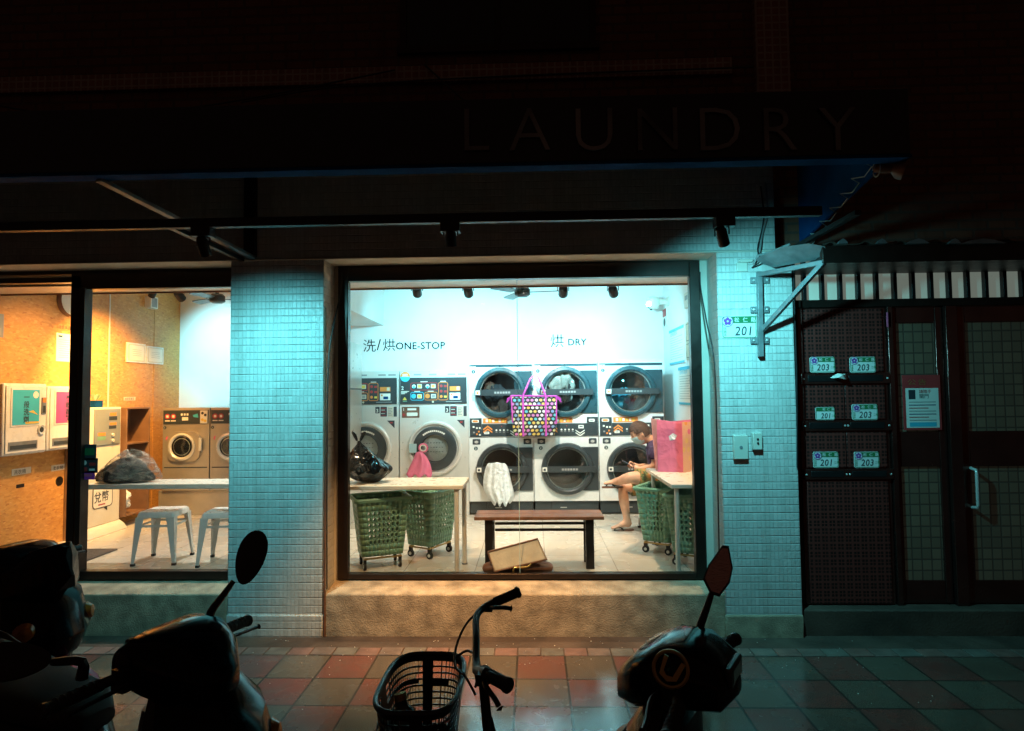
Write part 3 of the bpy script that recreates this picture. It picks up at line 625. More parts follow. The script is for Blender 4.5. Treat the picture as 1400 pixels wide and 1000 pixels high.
# the two leaves
def leaf(label, px0, px1, gx0, gx1, handle=None):
    x0, x1 = X(px0, DY, 600), X(px1, DY, 600); g0, g1 = X(gx0, DY, 600), X(gx1, DY, 600)
    o = thing('entrance_door', label, 'door', ((x0 + x1) / 2, DY, dz0), 'leaves of the entrance door')
    zs = [dz0 + .01, Z(794, DY, 1300), Z(638, DY, 1300), Z(590, DY, 1300), Z(441, DY, 1300), tz0 - .065]
    b = MB(); y0, y1 = DY, DY + .05
    b.box((x0, y0, zs[0]), (g0, y1, zs[5]), m_dsteel); b.box((g1, y0, zs[0]), (x1, y1, zs[5]), m_dsteel)
    for a, c in ((0, 1), (2, 3), (4, 5)): b.box((g0, y0 + .003, zs[a]), (g1, y1, zs[c]), m_dsteel)
    b.build('frame', o, .004)
    for a, c in ((1, 2), (3, 4)):
        b = MB(); b.box((g0, y0 + .02, zs[a]), (g1, y1 - .005, zs[c]), m_grid); b.build('glass_panel', o)
    if handle:
        hx = X(handle, DY, 665); h0, h1 = Z(694, DY, 1325), Z(640, DY, 1325)
        b = MB(); b.tube([(hx, DY, h0), (hx, DY - .06, h0 + .01), (hx, DY - .065, h0 + .03), (hx, DY - .065, h1 - .03), (hx, DY - .06, h1 - .01), (hx, DY, h1)], .012, m_steel, 10); b.build('handle', o)
    return o
leaf('narrow stainless entrance door leaf holding the notice', 1225, 1295, 1231, 1285)
leaf('wide stainless entrance door leaf with pull handle', 1313, 1480, 1326, 1462, 1328)
# notice on the narrow leaf
b = MB(); x0, x1, z0, z1 = X(1234, DY, 550), X(1285, DY, 550), Z(588, DY, 1260), Z(513, DY, 1260); b.box((x0, DY - .012, z0), (x1, DY - .002, z1), m_red); M = FR((x0, DY - .012, z0)); wd, ht = x1 - x0, z1 - z0
b.rect(wd * .06, ht * .04, wd * .94, ht * .76, m_paper, M, .001); b.text('公告', .05, m_gold, M, wd * .12, ht * .83, .001, sx=1.4, sp=1.3)
b.rect(wd * .14, ht * .56, wd * .32, ht * .73, m_ink, M, .002); b.text('請隨手', .032, m_red, M, wd * .42, ht * .67, .002); b.text('關門', .038, m_ink, M, wd * .42, ht * .58, .002)
for i in range(7): b.rect(wd * .14, ht * (.50 - i * .055), wd * (.86 - .2 * (i % 3 == 2)), ht * (.515 - i * .055), (m_inkg, m_blue, m_red)[i % 3], M, .002)
b.rect(wd * .14, ht * .06, wd * .86, ht * .14, m_cyanp, M, .002)
one('notice_poster', 'printed notice in dark red frame on the narrow door leaf', 'notice', b, .002)
b = MB(); b.box((X(1209, DY, 440), DY - .03, Z(448, DY, 1212)), (X(1215, DY, 440), DY - .028, Z(428, DY, 1212)), m_pink); one('pink_tag', 'small pink tag stuck beside the top of the mailbox panel', 'tag', b)
# mailbox cabinet
mx0, mx1 = X(1094, DY, 600), X(1216, DY, 600); mz = [dz0 + .004] + [Z(p, DY, 1155) for p in (655, 641, 589, 575, 525, 511)] + [tz0 - .063]
mb = thing('mailbox_cabinet', 'brown steel mailbox cabinet with three rows of slots and pierced doors', 'mailbox', ((mx0 + mx1) / 2, DY, dz0))
b = MB(); b.box((mx0, DY - .01, mz[0]), (mx1, DY + .1, mz[7]), m_dsteel); b.build('body', mb, .004)
mxm = (mx0 + mx1) / 2
for k, (a, c) in enumerate(((0, 1), (2, 3), (4, 5), (6, 7))):
    for xa, xb in ([(mx0 + .03, mxm), (mxm, mx1 - .03)] if k in (1, 2) else [(mx0 + .03, mx1 - .03)]):
        b = MB(); b.box((xa + .004, DY - .022, mz[a] + .012), (xb - .004, DY - .008, mz[c] - .012), m_perf); b.build('pierced_door', mb, .003)
for k, (a, c) in enumerate(((1, 2), (3, 4), (5, 6))):
    b = MB(); b.box((mx0 + .01, DY - .035, mz[a]), (mx1 + .005, DY - .008, mz[c]), m_dsteel)
    for xa, xb in ((mx0 + .06, mxm - .03), (mxm + .03, mx1 - .05)): b.box((xa, DY - .038, mz[a] + .018), (xb, DY - .03, mz[c] - .014), m_black)
    for xx in (mx0 + .025, mxm - .012, mxm + .012, mx1 - .018): b.cyl((xx, DY - .036, (mz[a] + mz[c]) / 2), (xx, DY - .042, (mz[a] + mz[c]) / 2), .008, m_steel, n=10)
    b.build('slot_row', mb, .003)
b = MB(); c = at(1146, 517, DY - .05); b.add([c + V(q) for q in ((-.06, .02, .0), (-.02, -.03, .035), (.05, -.02, .03), (.075, .02, -.01), (.03, -.05, -.012), (-.02, -.045, .0), (.0, -.07, .02))], [(0, 5, 1), (1, 5, 6), (1, 6, 2), (2, 6, 4), (2, 4, 3), (5, 4, 6)], m_paper)
one('crumpled_flyer', 'crumpled white flyer sticking out of the top mailbox slot', 'flyer', b, sharp=0)
# house number plates
def plate(label, p0, p1, q0, q1, Y, num, flower=True, big=False):
    x0, x1, z0, z1 = X(p0, Y, q0), X(p1, Y, q0), Z(q1, Y, p0), Z(q0, Y, p0); wd, ht = x1 - x0, z1 - z0
    o = thing('house_number_plate', label, 'number plate', ((x0 + x1) / 2, Y, z0), 'green and white house number plates')
    M = FR((x0, Y, z0)); b = MB()
    b.rrect(0, 0, wd, ht, ht * .12, m_swhite, M, .006); r = b.v[:]; n = len(r)
    b.add([q + V((0, .006, 0)) for q in r], [], m_swhite, Matrix.Identity(4)); b.f += [(i, n + i, n + (i + 1) % n, (i + 1) % n) for i in range(n)]; b.k += [0] * n
    b.rrect(ht * .025, ht * .025, wd - ht * .025, ht * .975, ht * .1, m_sgreen, M, .0072, ht * .035)
    b.build('plate', o)
    b = MB(); b.rect(wd * (.24 if flower else .03), ht * .68, wd * .985, ht * .965, m_sgreen, M, .008)
    b.text('松', ht * .22, m_swhite, M, wd * .36, ht * .74, .009, bold=.012); b.text('仁', ht * .22, m_swhite, M, wd * .60, ht * .74, .009, bold=.012); b.text('路', ht * .22, m_swhite, M, wd * .83, ht * .74, .009, bold=.012)
    b.text(num, ht * .56, m_ink, M, wd * (.36 if big else .26), ht * .14, .0075, shear=.16, sx=.86, bold=.012, sp=1.12)
    if not big: b.text('二樓', ht * .16, m_sgreen, M, wd * .82, ht * .28, .0075)
    b.build('number', o)
    if flower:
        b = MB(); cx, cy, r = wd * .17, ht * .76, ht * .23
        b.disc(cx, cy, r, m_swhite, M, .0095); b.ann(cx, cy, r * .92, r * 1.04, m_sviol, M, .0098)
        for k in range(5):
            t = R(90 + 72 * k); b.disc(cx + r * .48 * math.cos(t), cy + r * .48 * math.sin(t), r * .33, m_sviol, M, .0101, 12)
        b.disc(cx, cy, r * .16, m_swhite, M, .0104, 10); b.build('blossom_emblem', o)
        b = MB(); [b.text(ch, ht * .13, m_sgreen, M, wd * .05, ht * (.4 - .14 * i), .0075) for i, ch in enumerate('信義區')]; b.build('district_lettering', o)
plate('large house number plate 201 on the white mosaic pillar', 986, 1034, 432.5, 463.5, FY - .001, '201', True, True)
plate('number plate 203 above left end of the top mailbox slot row', 1106.6, 1140.5, 488.5, 510, DY - .024, '203')
plate('number plate 203 above right end of the top mailbox slot row', 1161, 1196, 488.5, 510, DY - .024, '203')
plate('small number plate 201 without a blossom, on the middle mailbox row', 1114.5, 1140.3, 557, 574.5, DY - .024, '201', False)
plate('number plate 203 on the middle mailbox row', 1164, 1199, 553, 574.5, DY - .024, '203')
plate('number plate 201 with a blossom on the lowest mailbox row', 1111, 1145.5, 618, 640, DY - .024, '201')
plate('number plate 203 on the lowest mailbox row', 1167, 1201, 618, 640, DY - .024, '203')
# boxes on the pillar
def wallbox(label, p0, p1, q0, q1, d, kind):
    x0, x1, z0, z1 = X(p0, FY, q0), X(p1, FY, q0), Z(q1, FY, p0), Z(q0, FY, p0)
    o = thing('switch_box', label, 'switch box', ((x0 + x1) / 2, FY, z0)); b = MB(); b.box((x0, FY - d, z0), (x1, FY + .01, z1), m_offw); b.build('cover', o, .006)
    b = MB(); c = ((x0 + x1) / 2, FY - d, (z0 + z1) / 2)
    if kind: b.cyl(c, (c[0], c[1] - .004, c[2]), .012, m_grey, n=12)
    else:
        for dz in (-.012, .018): b.cyl((c[0], c[1], c[2] + dz), (c[0], c[1] - .006, c[2] + dz), .008, m_black, n=10)
    b.build('screw' if kind else 'key_socket', o)
wallbox('larger square white cover plate on the pillar', 1001, 1021, 595, 628, .03, 1)
wallbox('smaller white key switch beside the square cover plate', 1027, 1040, 592, 615, .035, 0)
b = MB(); b.box((X(1006, FY, 360), FY - .02, Z(372, FY, 1010)), (X(1021, FY, 360), FY, Z(360, FY, 1010)), m_offw); b.box((X(1009, FY, 360), FY - .04, Z(360, FY, 1010)), (X(1027, FY, 360), FY, Z(356, FY, 1010)), m_offw); one('junction_box', 'flat white junction box below the cables on the pillar', 'junction box', b, .004)
# steel bracket
br = thing('steel_bracket', 'grey steel triangular bracket bolted to the white pillar edge', 'bracket', at(1038, 480, FY))
b = MB(); c0, c1 = at(1038, 372, FY - .03), at(1040, 488, FY - .03); A, L = axm(c0, c1); b.box((-.019, -.019, 0), (.019, .019, L), m_galv, A); b.build('upright', br, .003)
e = at(1126, 359, 4.38)
b = MB(); A, L = axm(at(1037, 376, FY - .03), e); b.box((-.017, -.017, 0), (.017, .017, L), m_galv, A); b.build('top_arm', br, .003)
b = MB(); A, L = axm(at(1042, 452, FY - .03), e); b.box((-.017, -.017, 0), (.017, .017, L), m_galv, A); b.build('brace', br, .003)
for py in (384, 424, 466):
    b = MB(); c = at(1038, py, FY); b.box((c.x - .07, FY - .02, c.z - .025), (c.x + .07, FY - .001, c.z + .025), m_galv); [b.cyl((c.x + s * .05, FY - .02, c.z), (c.x + s * .05, FY - .03, c.z), .01, m_steel, n=6) for s in (-1, 1)]; b.build('lug', br, .003)
# small corrugated canopy over the entrance
cp = thing('corrugated_canopy', 'small corrugated canopy with dark edge over the apartment entrance', 'canopy', (3.4, DY, 2.9))
cx0, cx1, cz = X(1122, 4.4, 345), 5.6, Z(334, 4.4, 1250)
b = MB(); n = 150; vs = []; fs = []
for i in range(n + 1):
    x = cx0 + (cx1 - cx0) * i / n; dz = .02 * max(0, math.sin(i * 2 * math.pi / 10)) ** 2
    vs += [(x, 4.36, cz + dz), (x, DY + .09, cz + .09 + dz), (x, 4.36, cz + dz - .006), (x, DY + .09, cz + .084 + dz)]
for i in range(n):
    a, c = i * 4, i * 4 + 4; fs += [(a, c, c + 1, a + 1), (a + 2, a + 3, c + 3, c + 2), (a, a + 2, c + 2, c)]
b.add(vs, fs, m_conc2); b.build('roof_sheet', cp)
b = MB(); b.box((cx0, 4.37, Z(359, 4.4, 1250)), (cx1, 4.42, cz - .008), m_frame); b.box((cx0, 4.42, Z(352, 4.4, 1250)), (cx1, DY, Z(352, 4.4, 1250) + .02), m_black); b.build('edge_beam', cp, .004)
b = MB()
for px, wpx in ((1150, 13), (1203, 14), (1252, 30), (1302, 16), (1340, 60)):
    c = at(px, 332, 4.355); r = wpx * 4.36 / 850 / 2; b.prism([(-r, -.012), (r, -.012), (r * .5, .012), (0, .022), (-r * .6, .008)], 0, .03, m_galv, FR(c))
b.build('flashing_scrap', cp)
b = MB(); q = [at(1036, 352, 4.7), at(1070, 338, 4.5), at(1105, 333, 4.4), at(1128, 337, 4.36), at(1128, 350, 4.4), at(1060, 362, 4.7)]
b.add(q + [v + V((0, .05, -.012)) for v in q], [(0, 1, 2, 3, 4, 5), (11, 10, 9, 8, 7, 6)] + [(i, 6 + i, 6 + (i + 1) % 6, (i + 1) % 6) for i in range(6)], m_galv)
one('bent_sheet_metal', 'bent grey sheet metal flap above the steel bracket', 'sheet metal', b, sharp=10)
# ------------------------------------------------------------------ machines
def atX(px, py, xx):
    d = CM @ V(((px - 700) / F, (500 - py) / F, -1)); t = xx / d.x
    return V((xx, d.y * t, EYE + d.z * t))
MY = 7.72
def opring(b, cx, cy, prof, m, M, n=40):   # lathe about the face normal
    b.lathe(prof, (cx, cy, 0), (0, 0, 1), m, n, M)
# stacked dryers
dx0 = X(641, MY, 600); DWd = .80
def DX(z): return (z - 45) * .8 / 398
def DZ(z): return (1013.5 - z) * .00199
dr = thing('stacked_dryer', 'white stacked dryer next to the steel washers, crumpled white bag on its lower door', 'dryer', (dx0, MY, FL), 'stacked dryers along the back wall')
M = FR((dx0, MY, FL)); top = DZ(62)
b = MB(); b.box((dx0 + .003, MY, FL + .17), (dx0 + .797, BW - .02, FL + top), m_white)
b.rect(DX(50), DZ(96), DX(440), DZ(80), m_teal, M); b.text('Express', .026, m_paper, M, DX(50), DZ(94), .004, bold=.01)
for (cx, cz, t) in ((76, 124, '1'), (88, 602, '2')): b.disc(DX(cx), DZ(cz), .024, m_teal, M, .002); b.text(t, .034, m_paper, M, DX(cx), DZ(cz) - .012, .004, align='CENTER', bold=.02)
b.rect(DX(0) if 0 else DX(46), DZ(536), DX(442), DZ(532), m_inkg, M)
for zx in (68, 382): b.rrect(DX(zx), DZ(578), DX(zx + 48), DZ(543), .01, m_ink, M); b.rrect(DX(zx + 9), DZ(570), DX(zx + 38), DZ(553), .02, m_inkg, M, .004); b.ann(DX(zx + 24), DZ(562), .008, .014, m_paper, M, .005, 14)
b.build('cabinet', dr, .004)
b = MB(); b.box((dx0 + .01, MY + .03, FL + .02), (dx0 + .79, MY + .3, FL + .17), m_dgrey); b.box((dx0 + .21, MY + .026, FL + .022), (dx0 + .214, MY + .031, FL + .168), m_black); b.rect(.32, .085, .4, .092, m_steel, M, -.024); b.build('kick_plate', dr, .003)
b = MB(); b.box((0, 0, 0), (DX(125) - DX(52), .23, .008), m_dgrey, M @ Matrix.Translation((DX(52), DZ(530), 0))); b.box((DX(125) + .002, DZ(528), 0), (DX(440), DZ(450), .008), m_dgrey, M); b.box((DX(372), DZ(448), 0), (DX(440), DZ(412), .008), m_dgrey, M)
z = .0095
b.rrect(DX(64), DZ(442), DX(108), DZ(424), .01, m_paper, M, z); b.rrect(DX(70), DZ(439), DX(102), DZ(427), .01, m_orange, M, z + .001)
for i, (zx, zy) in enumerate(((70, 463), (90, 470), (108, 470), (72, 497), (102, 492), (90, 508), (108, 512))): b.rect(DX(zx), DZ(zy + 10), DX(zx + 11), DZ(zy), (m_paper, m_paper, m_paper, m_inkg, m_orange, m_orange, m_paper)[i], M, z)
for k in range(2):
    for s in (-1, 1): b.add([(DX(163), DZ(460 + 17 * k), z), (DX(163 + s * 28), DZ(480 + 17 * k), z), (DX(163 + s * 28), DZ(490 + 17 * k), z), (DX(163), DZ(470 + 17 * k), z)], [(0, 1, 2, 3) if s < 0 else (3, 2, 1, 0)], m_orange, M)
    for s in (-1, 1): b.add([(DX(330), DZ(508 + 15 * k), z), (DX(330 + s * 28), DZ(490 + 15 * k), z), (DX(330 + s * 28), DZ(496 + 15 * k), z), (DX(330), DZ(516 + 15 * k), z)], [(3, 2, 1, 0) if s < 0 else (0, 1, 2, 3)], m_paper, M)
b.rrect(DX(140), DZ(513), DX(172), DZ(498), .006, m_paper, M, z); b.rect(DX(146), DZ(508), DX(164), DZ(503), m_inkg, M, z + .001)
for k in range(4): b.disc(DX(216 + 23 * k), DZ(489), .011, m_paper, M, z, 10); b.rect(DX(210 + 23 * k), DZ(503), DX(222 + 23 * k), DZ(500), m_inkg, M, z)
b.disc(DX(248), DZ(466), .006, m_red, M, z, 8); b.rect(DX(320), DZ(482), DX(352), DZ(462), m_paper, M, z); b.rect(DX(326), DZ(474), DX(346), DZ(468), m_ink, M, z + .001)
b.rrect(DX(384), DZ(442), DX(420), DZ(424), .01, m_paper, M, z); b.rect(DX(392), DZ(437), DX(412), DZ(429), m_inkg, M, z + .001)
b.rect(DX(134), DZ(446), DX(284), DZ(415), m_orange, M, .004)
for k in range(6): b.rect(DX(150 + 20 * k), DZ(440), DX(164 + 20 * k), DZ(422), m_yel if k % 2 else m_paper, M, .005)
b.build('control_strip', dr, .002)
def dport(cz, R0, lower):
    cx = DX(242) if not lower else DX(248)
    b = MB(); opring(b, cx, cz, [(R0, 0), (R0 * 1.0, .03), (R0 * .97, .055), (R0 * .86, .06), (R0 * .80, .045), (R0 * .79, .0)], m_dgrey if lower else m_teal, M)
    b.ann(cx, cz, R0 * .76, R0 * .80, m_steel, M, .02)
    d = b.build('door', dr)
    b = MB(); opring(b, cx, cz, [(R0 * .8, .03), (R0 * .55, .042), (R0 * .2, .05), (.0, .052)], m_port, M); b.build('porthole', d)
    b = MB(); b.box((cx - R0, cz - .037, .05), (cx + R0 * 1.08, cz + .037, .085), m_dgrey, M); b.box((cx - R0 * .96, cz - .026, .085), (cx - R0 * .78, cz + .028, .0865), m_paper, M); b.box((cx - R0 * .92, cz - .015, .0866), (cx - R0 * .83, cz + .012, .0875), m_orange if not lower else m_ink, M)
    for k in range(6): b.rect(cx - .07 + .034 * k, cz - .012, cx - .045 + .034 * k, cz + .012, m_inkg, M, .0865)
    b.build('door_bar', d, .005)
    b = MB(); dep = [(R0 * .78, .0), (R0 * .8, -.02), (R0 * .82, -.5), (0, -.52)]; opring(b, cx, cz, dep, mat('drum_steel', (.12, .13, .13), .4, .8, .2) if 'drum_steel' not in bpy.data.materials else bpy.data.materials['drum_steel'], M)
    b.build('drum', d)
    b = MB(); b.box((cx + R0 * .55, cz - .265, 0), (DX(438), cz + .265, .016), m_dgrey if lower else m_teal, M); b.build('hinge_panel', dr, .003)
    return cx, cz
c_up = dport(DZ(256), .315, 0); c_lo = dport(DZ(730), .318, 1)
# open the cabinet front where the drums sit
def cutfront():
    cab = [o for o in dr.children if o.name.startswith('cabinet')][0]; me = cab.data
    import bmesh
    bm = bmesh.new(); bm.from_mesh(me)
    fr = [f for f in bm.faces if f.calc_area() > .8 and abs(f.normal.y) > .9 and f.calc_center_median().y < .1]
    mi = fr[0].material_index; bmesh.ops.delete(bm, geom=fr, context='FACES_ONLY')
    def quad(x0, z0, x1, z1): f = bm.faces.new([bm.verts.new((x, 0, zz)) for x, zz in ((x0, z0), (x1, z0), (x1, z1), (x0, z1))]); f.material_index = mi
    for (cx, cz), za, zb in ((c_lo, .17, 1.0), (c_up, 1.0, top)):
        n = 40; r = .25; sq = []
        P = [(cx + r * math.cos(t * 2 * math.pi / n), cz + r * math.sin(t * 2 * math.pi / n)) for t in range(n)]
        B = []
        for t in range(n):
            a = t * 2 * math.pi / n; c, s_ = math.cos(a), math.sin(a)
            k = min(((.797 - cx) if c > 0 else (cx - .003)) / max(abs(c), 1e-6), ((zb - cz) if s_ > 0 else (cz - za)) / max(abs(s_), 1e-6)); B.append((cx + c * k, cz + s_ * k))
        vp = [bm.verts.new((x, 0, zz)) for x, zz in P]; vb = [bm.verts.new((x, 0, zz)) for x, zz in B]
        for t in range(n): f = bm.faces.new((vp[t], vb[t], vb[(t + 1) % n], vp[(t + 1) % n])); f.material_index = mi
        for sx, sz in ((.797, zb), (.003, zb), (.003, za), (.797, za)):
            near = sorted(range(n), key=lambda t: (B[t][0] - sx) ** 2 + (B[t][1] - sz) ** 2)[:2]
            v = bm.verts.new((sx, 0, sz))
            try: f = bm.faces.new((vb[near[0]], vb[near[1]], v)); f.material_index = mi
            except ValueError: pass
    bmesh.ops.recalc_face_normals(bm, faces=bm.faces); bm.to_mesh(me); bm.free(); cab.modifiers.clear()
cutfront()
d2 = dup(dr, 'middle white stacked dryer with pale clothes behind its upper porthole', (dx0 + .803, MY, FL)); d3 = dup(dr, 'white stacked dryer next to the right wall, behind the seated person', (dx0 + 1.606, MY, FL))
def heap(name, label, cat, c, rad, m, n=26, seed=1, sq=(1, .6, .8), pieces=5):
    rnd = random.Random(seed); b = MB()
    for k in range(pieces):
        o = V((rnd.uniform(-.6, .6) * rad * sq[0], rnd.uniform(-.3, .3) * rad * sq[1], rnd.uniform(-.5, .6) * rad * sq[2])); r = rad * rnd.uniform(.35, .6); ph = [rnd.uniform(0, 6) for _ in range(6)]
        rings = []
        for i in range(9):
            th = .15 + 2.84 * i / 8; ring = []
            for t in range(18):
                a = t * 2 * math.pi / 18; q = r * (1 + .22 * math.sin(3 * a + ph[0] + th * 2) + .16 * math.sin(5 * a + ph[1] - 3 * th) + .1 * math.sin(9 * a + ph[2]))
                ring.append(V(c) + o + V((q * math.sin(th) * math.cos(a), q * .7 * math.sin(th) * math.sin(a), q * math.cos(th))))
            rings.append(ring)
        b.loft(rings, m[k % len(m)])
    return one(name, label, cat, b, sharp=60)
m_cl1 = mat('pale_cotton', (.6, .56, .5), .9, 0, .2, 12); m_cl2 = mat('brown_cotton', (.2, .12, .09), .9, 0, .2, 12); m_cl3 = mat('cyan_cotton', (.1, .42, .55), .9, 0, .2, 12); m_cl4 = mat('dark_cotton', (.04, .04, .045), .9, 0, .2, 12)
cu = (dx0 + c_up[0], FL + c_up[1])
heap('clothes_pile', 'tumbling pale and brown clothes behind the middle upper porthole', 'clothes', (cu[0] + .80, MY + .12, cu[1] + .03), .23, [m_cl1, m_cl1, m_cl2, m_cl1, m_cl4, m_cl1, m_cl2], seed=4, pieces=9)
heap('clothes_pile', 'cyan cloth behind the upper porthole nearest the right wall', 'clothes', (cu[0] + 1.55, MY + .12, cu[1] - .1), .16, [m_cl3, m_cl3, m_cl4], seed=7, pieces=5)
heap('clothes_pile', 'dark clothes with reddish bits behind the upper porthole nearest the washers', 'clothes', (cu[0] - .06, MY + .14, cu[1] + .02), .15, [m_cl4, m_cl2, m_cl4], seed=9, pieces=5)

# one stop washer dryers
OW = .87; ox0 = X(546, MY, 600)
def OX(z): return (z - 335) * .87 / 550
def OZ(z): return (1253 - z) * .00156
wsh = thing('washing_machine', 'steel washing machine with a pink ring on its door, beside the dryers', 'washing machine', (ox0, MY, FL), 'steel one stop washing machines')
M = FR((ox0, MY, FL)); wt = OZ(104); cx, cz = OX(617), OZ(722)
b = MB(); b.box((ox0 + .004, MY, FL), (ox0 + OW - .004, BW - .03, FL + OZ(378)), m_steel); b.box((ox0 + .004, MY + .004, FL + OZ(378) + .003), (ox0 + OW - .004, BW - .03, FL + wt), m_steel)
for zx in (450, 570, 720, 800): b.rect(OX(zx), OZ(142), OX(zx + 60), OZ(130), m_inkg, M, -.002)
b.rrect(OX(355), OZ(480), OX(495), OZ(392), .008, m_brownl, M, .002); b.text('1', .05, m_paper, M, OX(362), OZ(424), .004, bold=.02); b.rect(OX(400), OZ(420), OX(470), OZ(404), m_paper, M, .004); b.rrect(OX(395), OZ(466), OX(480), OZ(438), .01, m_paper, M, .004); b.disc(OX(372), OZ(455), .018, m_red, M, .004)
b.rrect(OX(697), OZ(442), OX(732), OZ(390), .006, m_ink, M, .002); b.text('3', .06, m_paper, M, OX(704), OZ(434), .004, bold=.02)
b.rrect(OX(738), OZ(468), OX(790), OZ(390), .006, m_ink, M, .002); b.rrect(OX(796), OZ(472), OX(838), OZ(390), .006, m_cream, M, .002); b.rrect(OX(842), OZ(470), OX(868), OZ(390), .006, m_ink, M, .002)
for k in range(5): b.rect(OX(744), OZ(404 + 14 * k), OX(784 - 9 * (k % 2)), OZ(400 + 14 * k), m_paper if k % 2 else m_red, M, .004); b.rect(OX(800), OZ(408 + 13 * k), OX(832 - 8 * (k % 2)), OZ(402 + 13 * k), m_inkg, M, .004)
b.prism([(OX(790), OZ(500)), (OX(850), OZ(500)), (OX(850), OZ(562))], .0, .004, m_ink, M); b.rect(OX(815), OZ(522), OX(835), OZ(512), m_red, M, .005)
b.build('cabinet', wsh, .005)
b = MB(); b.box((OX(342), OZ(370), -.002), (OX(868), OZ(160), .006), m_dgrey, M); z = .0075
b.text('2', .062, m_paper, M, OX(352), OZ(256), z, bold=.02)
for k in range(3): b.rect(OX(350), OZ(272 + 9 * k), OX(414 - 16 * k), OZ(267 + 9 * k), m_paper, M, z)
b.prism([(OX(362), OZ(338)), (OX(396), OZ(338)), (OX(379), OZ(312))], z, z + .001, m_yel, M); b.rect(OX(364), OZ(352), OX(398), OZ(344), m_green, M, z)
def opt(x0, y0, x1, y1, mm, cells):
    b.rrect(OX(x0), OZ(y1), OX(x1), OZ(y0), .022, mm, M, z, .007)
    for (cx_, cy_, r_, mc) in cells: b.disc(OX(cx_), OZ(cy_), r_, mc, M, z, 14)
opt(425, 200, 640, 262, m_red, [(452, 230, .024, m_paper), (560, 230, .024, m_paper)]); opt(425, 275, 530, 342, m_cyanp, [(450, 308, .03, m_cyanp)]); opt(535, 275, 640, 342, m_orange, [(560, 308, .03, m_orange)]); opt(645, 198, 722, 342, m_orange, [(668, 228, .018, m_red), (668, 270, .018, m_red), (668, 312, .018, m_orange)])
for q in ((478, 212), (586, 212), (478, 292), (588, 292)): b.rrect(OX(q[0]), OZ(q[1] + 34), OX(q[0] + 38), OZ(q[1]), .006, m_cream, M, z); b.rect(OX(q[0] + 6), OZ(q[1] + 28), OX(q[0] + 31), OZ(q[1] + 6), m_yel if q[0] < 580 or q[1] < 220 else m_inkg, M, z + .001)
for q in (452, 560): b.disc(OX(q), OZ(236), .016, m_cyanp, M, z + .001, 12)
for zy in (230, 272, 314): b.rect(OX(690), OZ(zy + 8), OX(712), OZ(zy - 8), m_red if zy < 300 else m_yel, M, z)
b.rect(OX(505), OZ(196), OX(560), OZ(190), m_paper, M, z); b.rect(OX(455), OZ(272), OX(500), OZ(267), m_paper, M, z); b.rect(OX(562), OZ(272), OX(608), OZ(267), m_paper, M, z); b.rect(OX(662), OZ(194), OX(706), OZ(189), m_paper, M, z)
b.rect(OX(735), OZ(268), OX(818), OZ(232), m_orange, M, z); b.rect(OX(790), OZ(262), OX(812), OZ(236), m_cream, M, z + .001); b.rect(OX(735), OZ(338), OX(818), OZ(284), m_paper, M, z); b.rect(OX(762), OZ(330), OX(800), OZ(308), m_blue, M, z + .001); b.disc(OX(750), OZ(298), .012, m_orange, M, z + .001, 10)
b.rect(OX(705), OZ(356), OX(830), OZ(350), m_inkg, M, z); b.disc(OX(602), OZ(354), .014, m_cream, M, z, 10)
b.disc(OX(383), OZ(152), .062, m_orange, M, .009, 24); b.prism([(OX(383) + .062 * math.cos(R(t)), OZ(152) + .062 * math.sin(R(t))) for t in range(180, 361, 15)], .0092, .01, m_cyanp, M); b.text('洗烘', .04, m_paper, M, OX(358), OZ(150), .0105, bold=.015)
b.build('control_panel', wsh, .002)
b = MB(); opring(b, cx, cz, [(.335, 0), (.335, .03), (.32, .042), (.30, .04), (.285, .02), (.27, .018)], m_steel, M); opring(b, cx, cz, [(.275, .015), (.268, .045), (.24, .055), (.17, .048), (.165, .03)], m_dgrey, M)
for k in range(12):
    t = R(128 - k * 6.5); b.rect(-.011, -.008, .009, .012, m_paper, M @ Matrix.Translation((cx + .213 * math.cos(t), cz + .213 * math.sin(t), 0)) @ Matrix.Rotation(t - math.pi / 2, 4, 'Z'), .054)
dd = b.build('door', wsh)
b = MB(); opring(b, cx, cz, [(.168, .032), (.12, .05), (.05, .058), (.0, .06)], m_port, M); b.build('porthole', dd)
b = MB(); opring(b, cx, cz, [(.168, .01), (.16, -.004), (.1, -.0045), (0, -.0046)], bpy.data.materials['drum_steel'], M)
for i in range(3):
    for k in range(6): b.rrect(cx - .1 + .036 * k, cz + .06 - .055 * i, cx - .078 + .036 * k, cz + .07 - .055 * i, .004, m_black, M, .0)
b.build('drum', dd)
b = MB(); b.box((cx - .31, cz - .05, .03), (cx - .22, cz + .06, .07), m_lens, M); b.lathe([(.045, -.012), (.058, -.008), (.06, .004), (.056, .012), (.042, .012), (.036, 0), (.045, -.012)], (cx - .135, cz + .01, .075), (.1, -.1, 1), m_pink, 26, M); b.lathe([(.03, -.013), (.043, -.014), (.043, .01), (.03, .008)], (cx - .135, cz + .01, .078), (.1, -.1, 1), m_offw, 26, M); b.build('door_handle', dd, .003)
dup(wsh, 'steel washing machine partly behind the black bin bag', (ox0 - OW - .004, MY, FL))
b = MB(); x0 = X(495, MY, 600); b.box((-2.9, 6.85, FL), (x0, MY - .01, Z(472, MY, 495)), m_steel); b.box((-2.9, 6.84, 1.93), (x0 + .004, MY - .008, 1.95), m_galv); one('steel_cabinet', 'tall stainless cabinet side at the left end of the machine row', 'cabinet', b, .008)
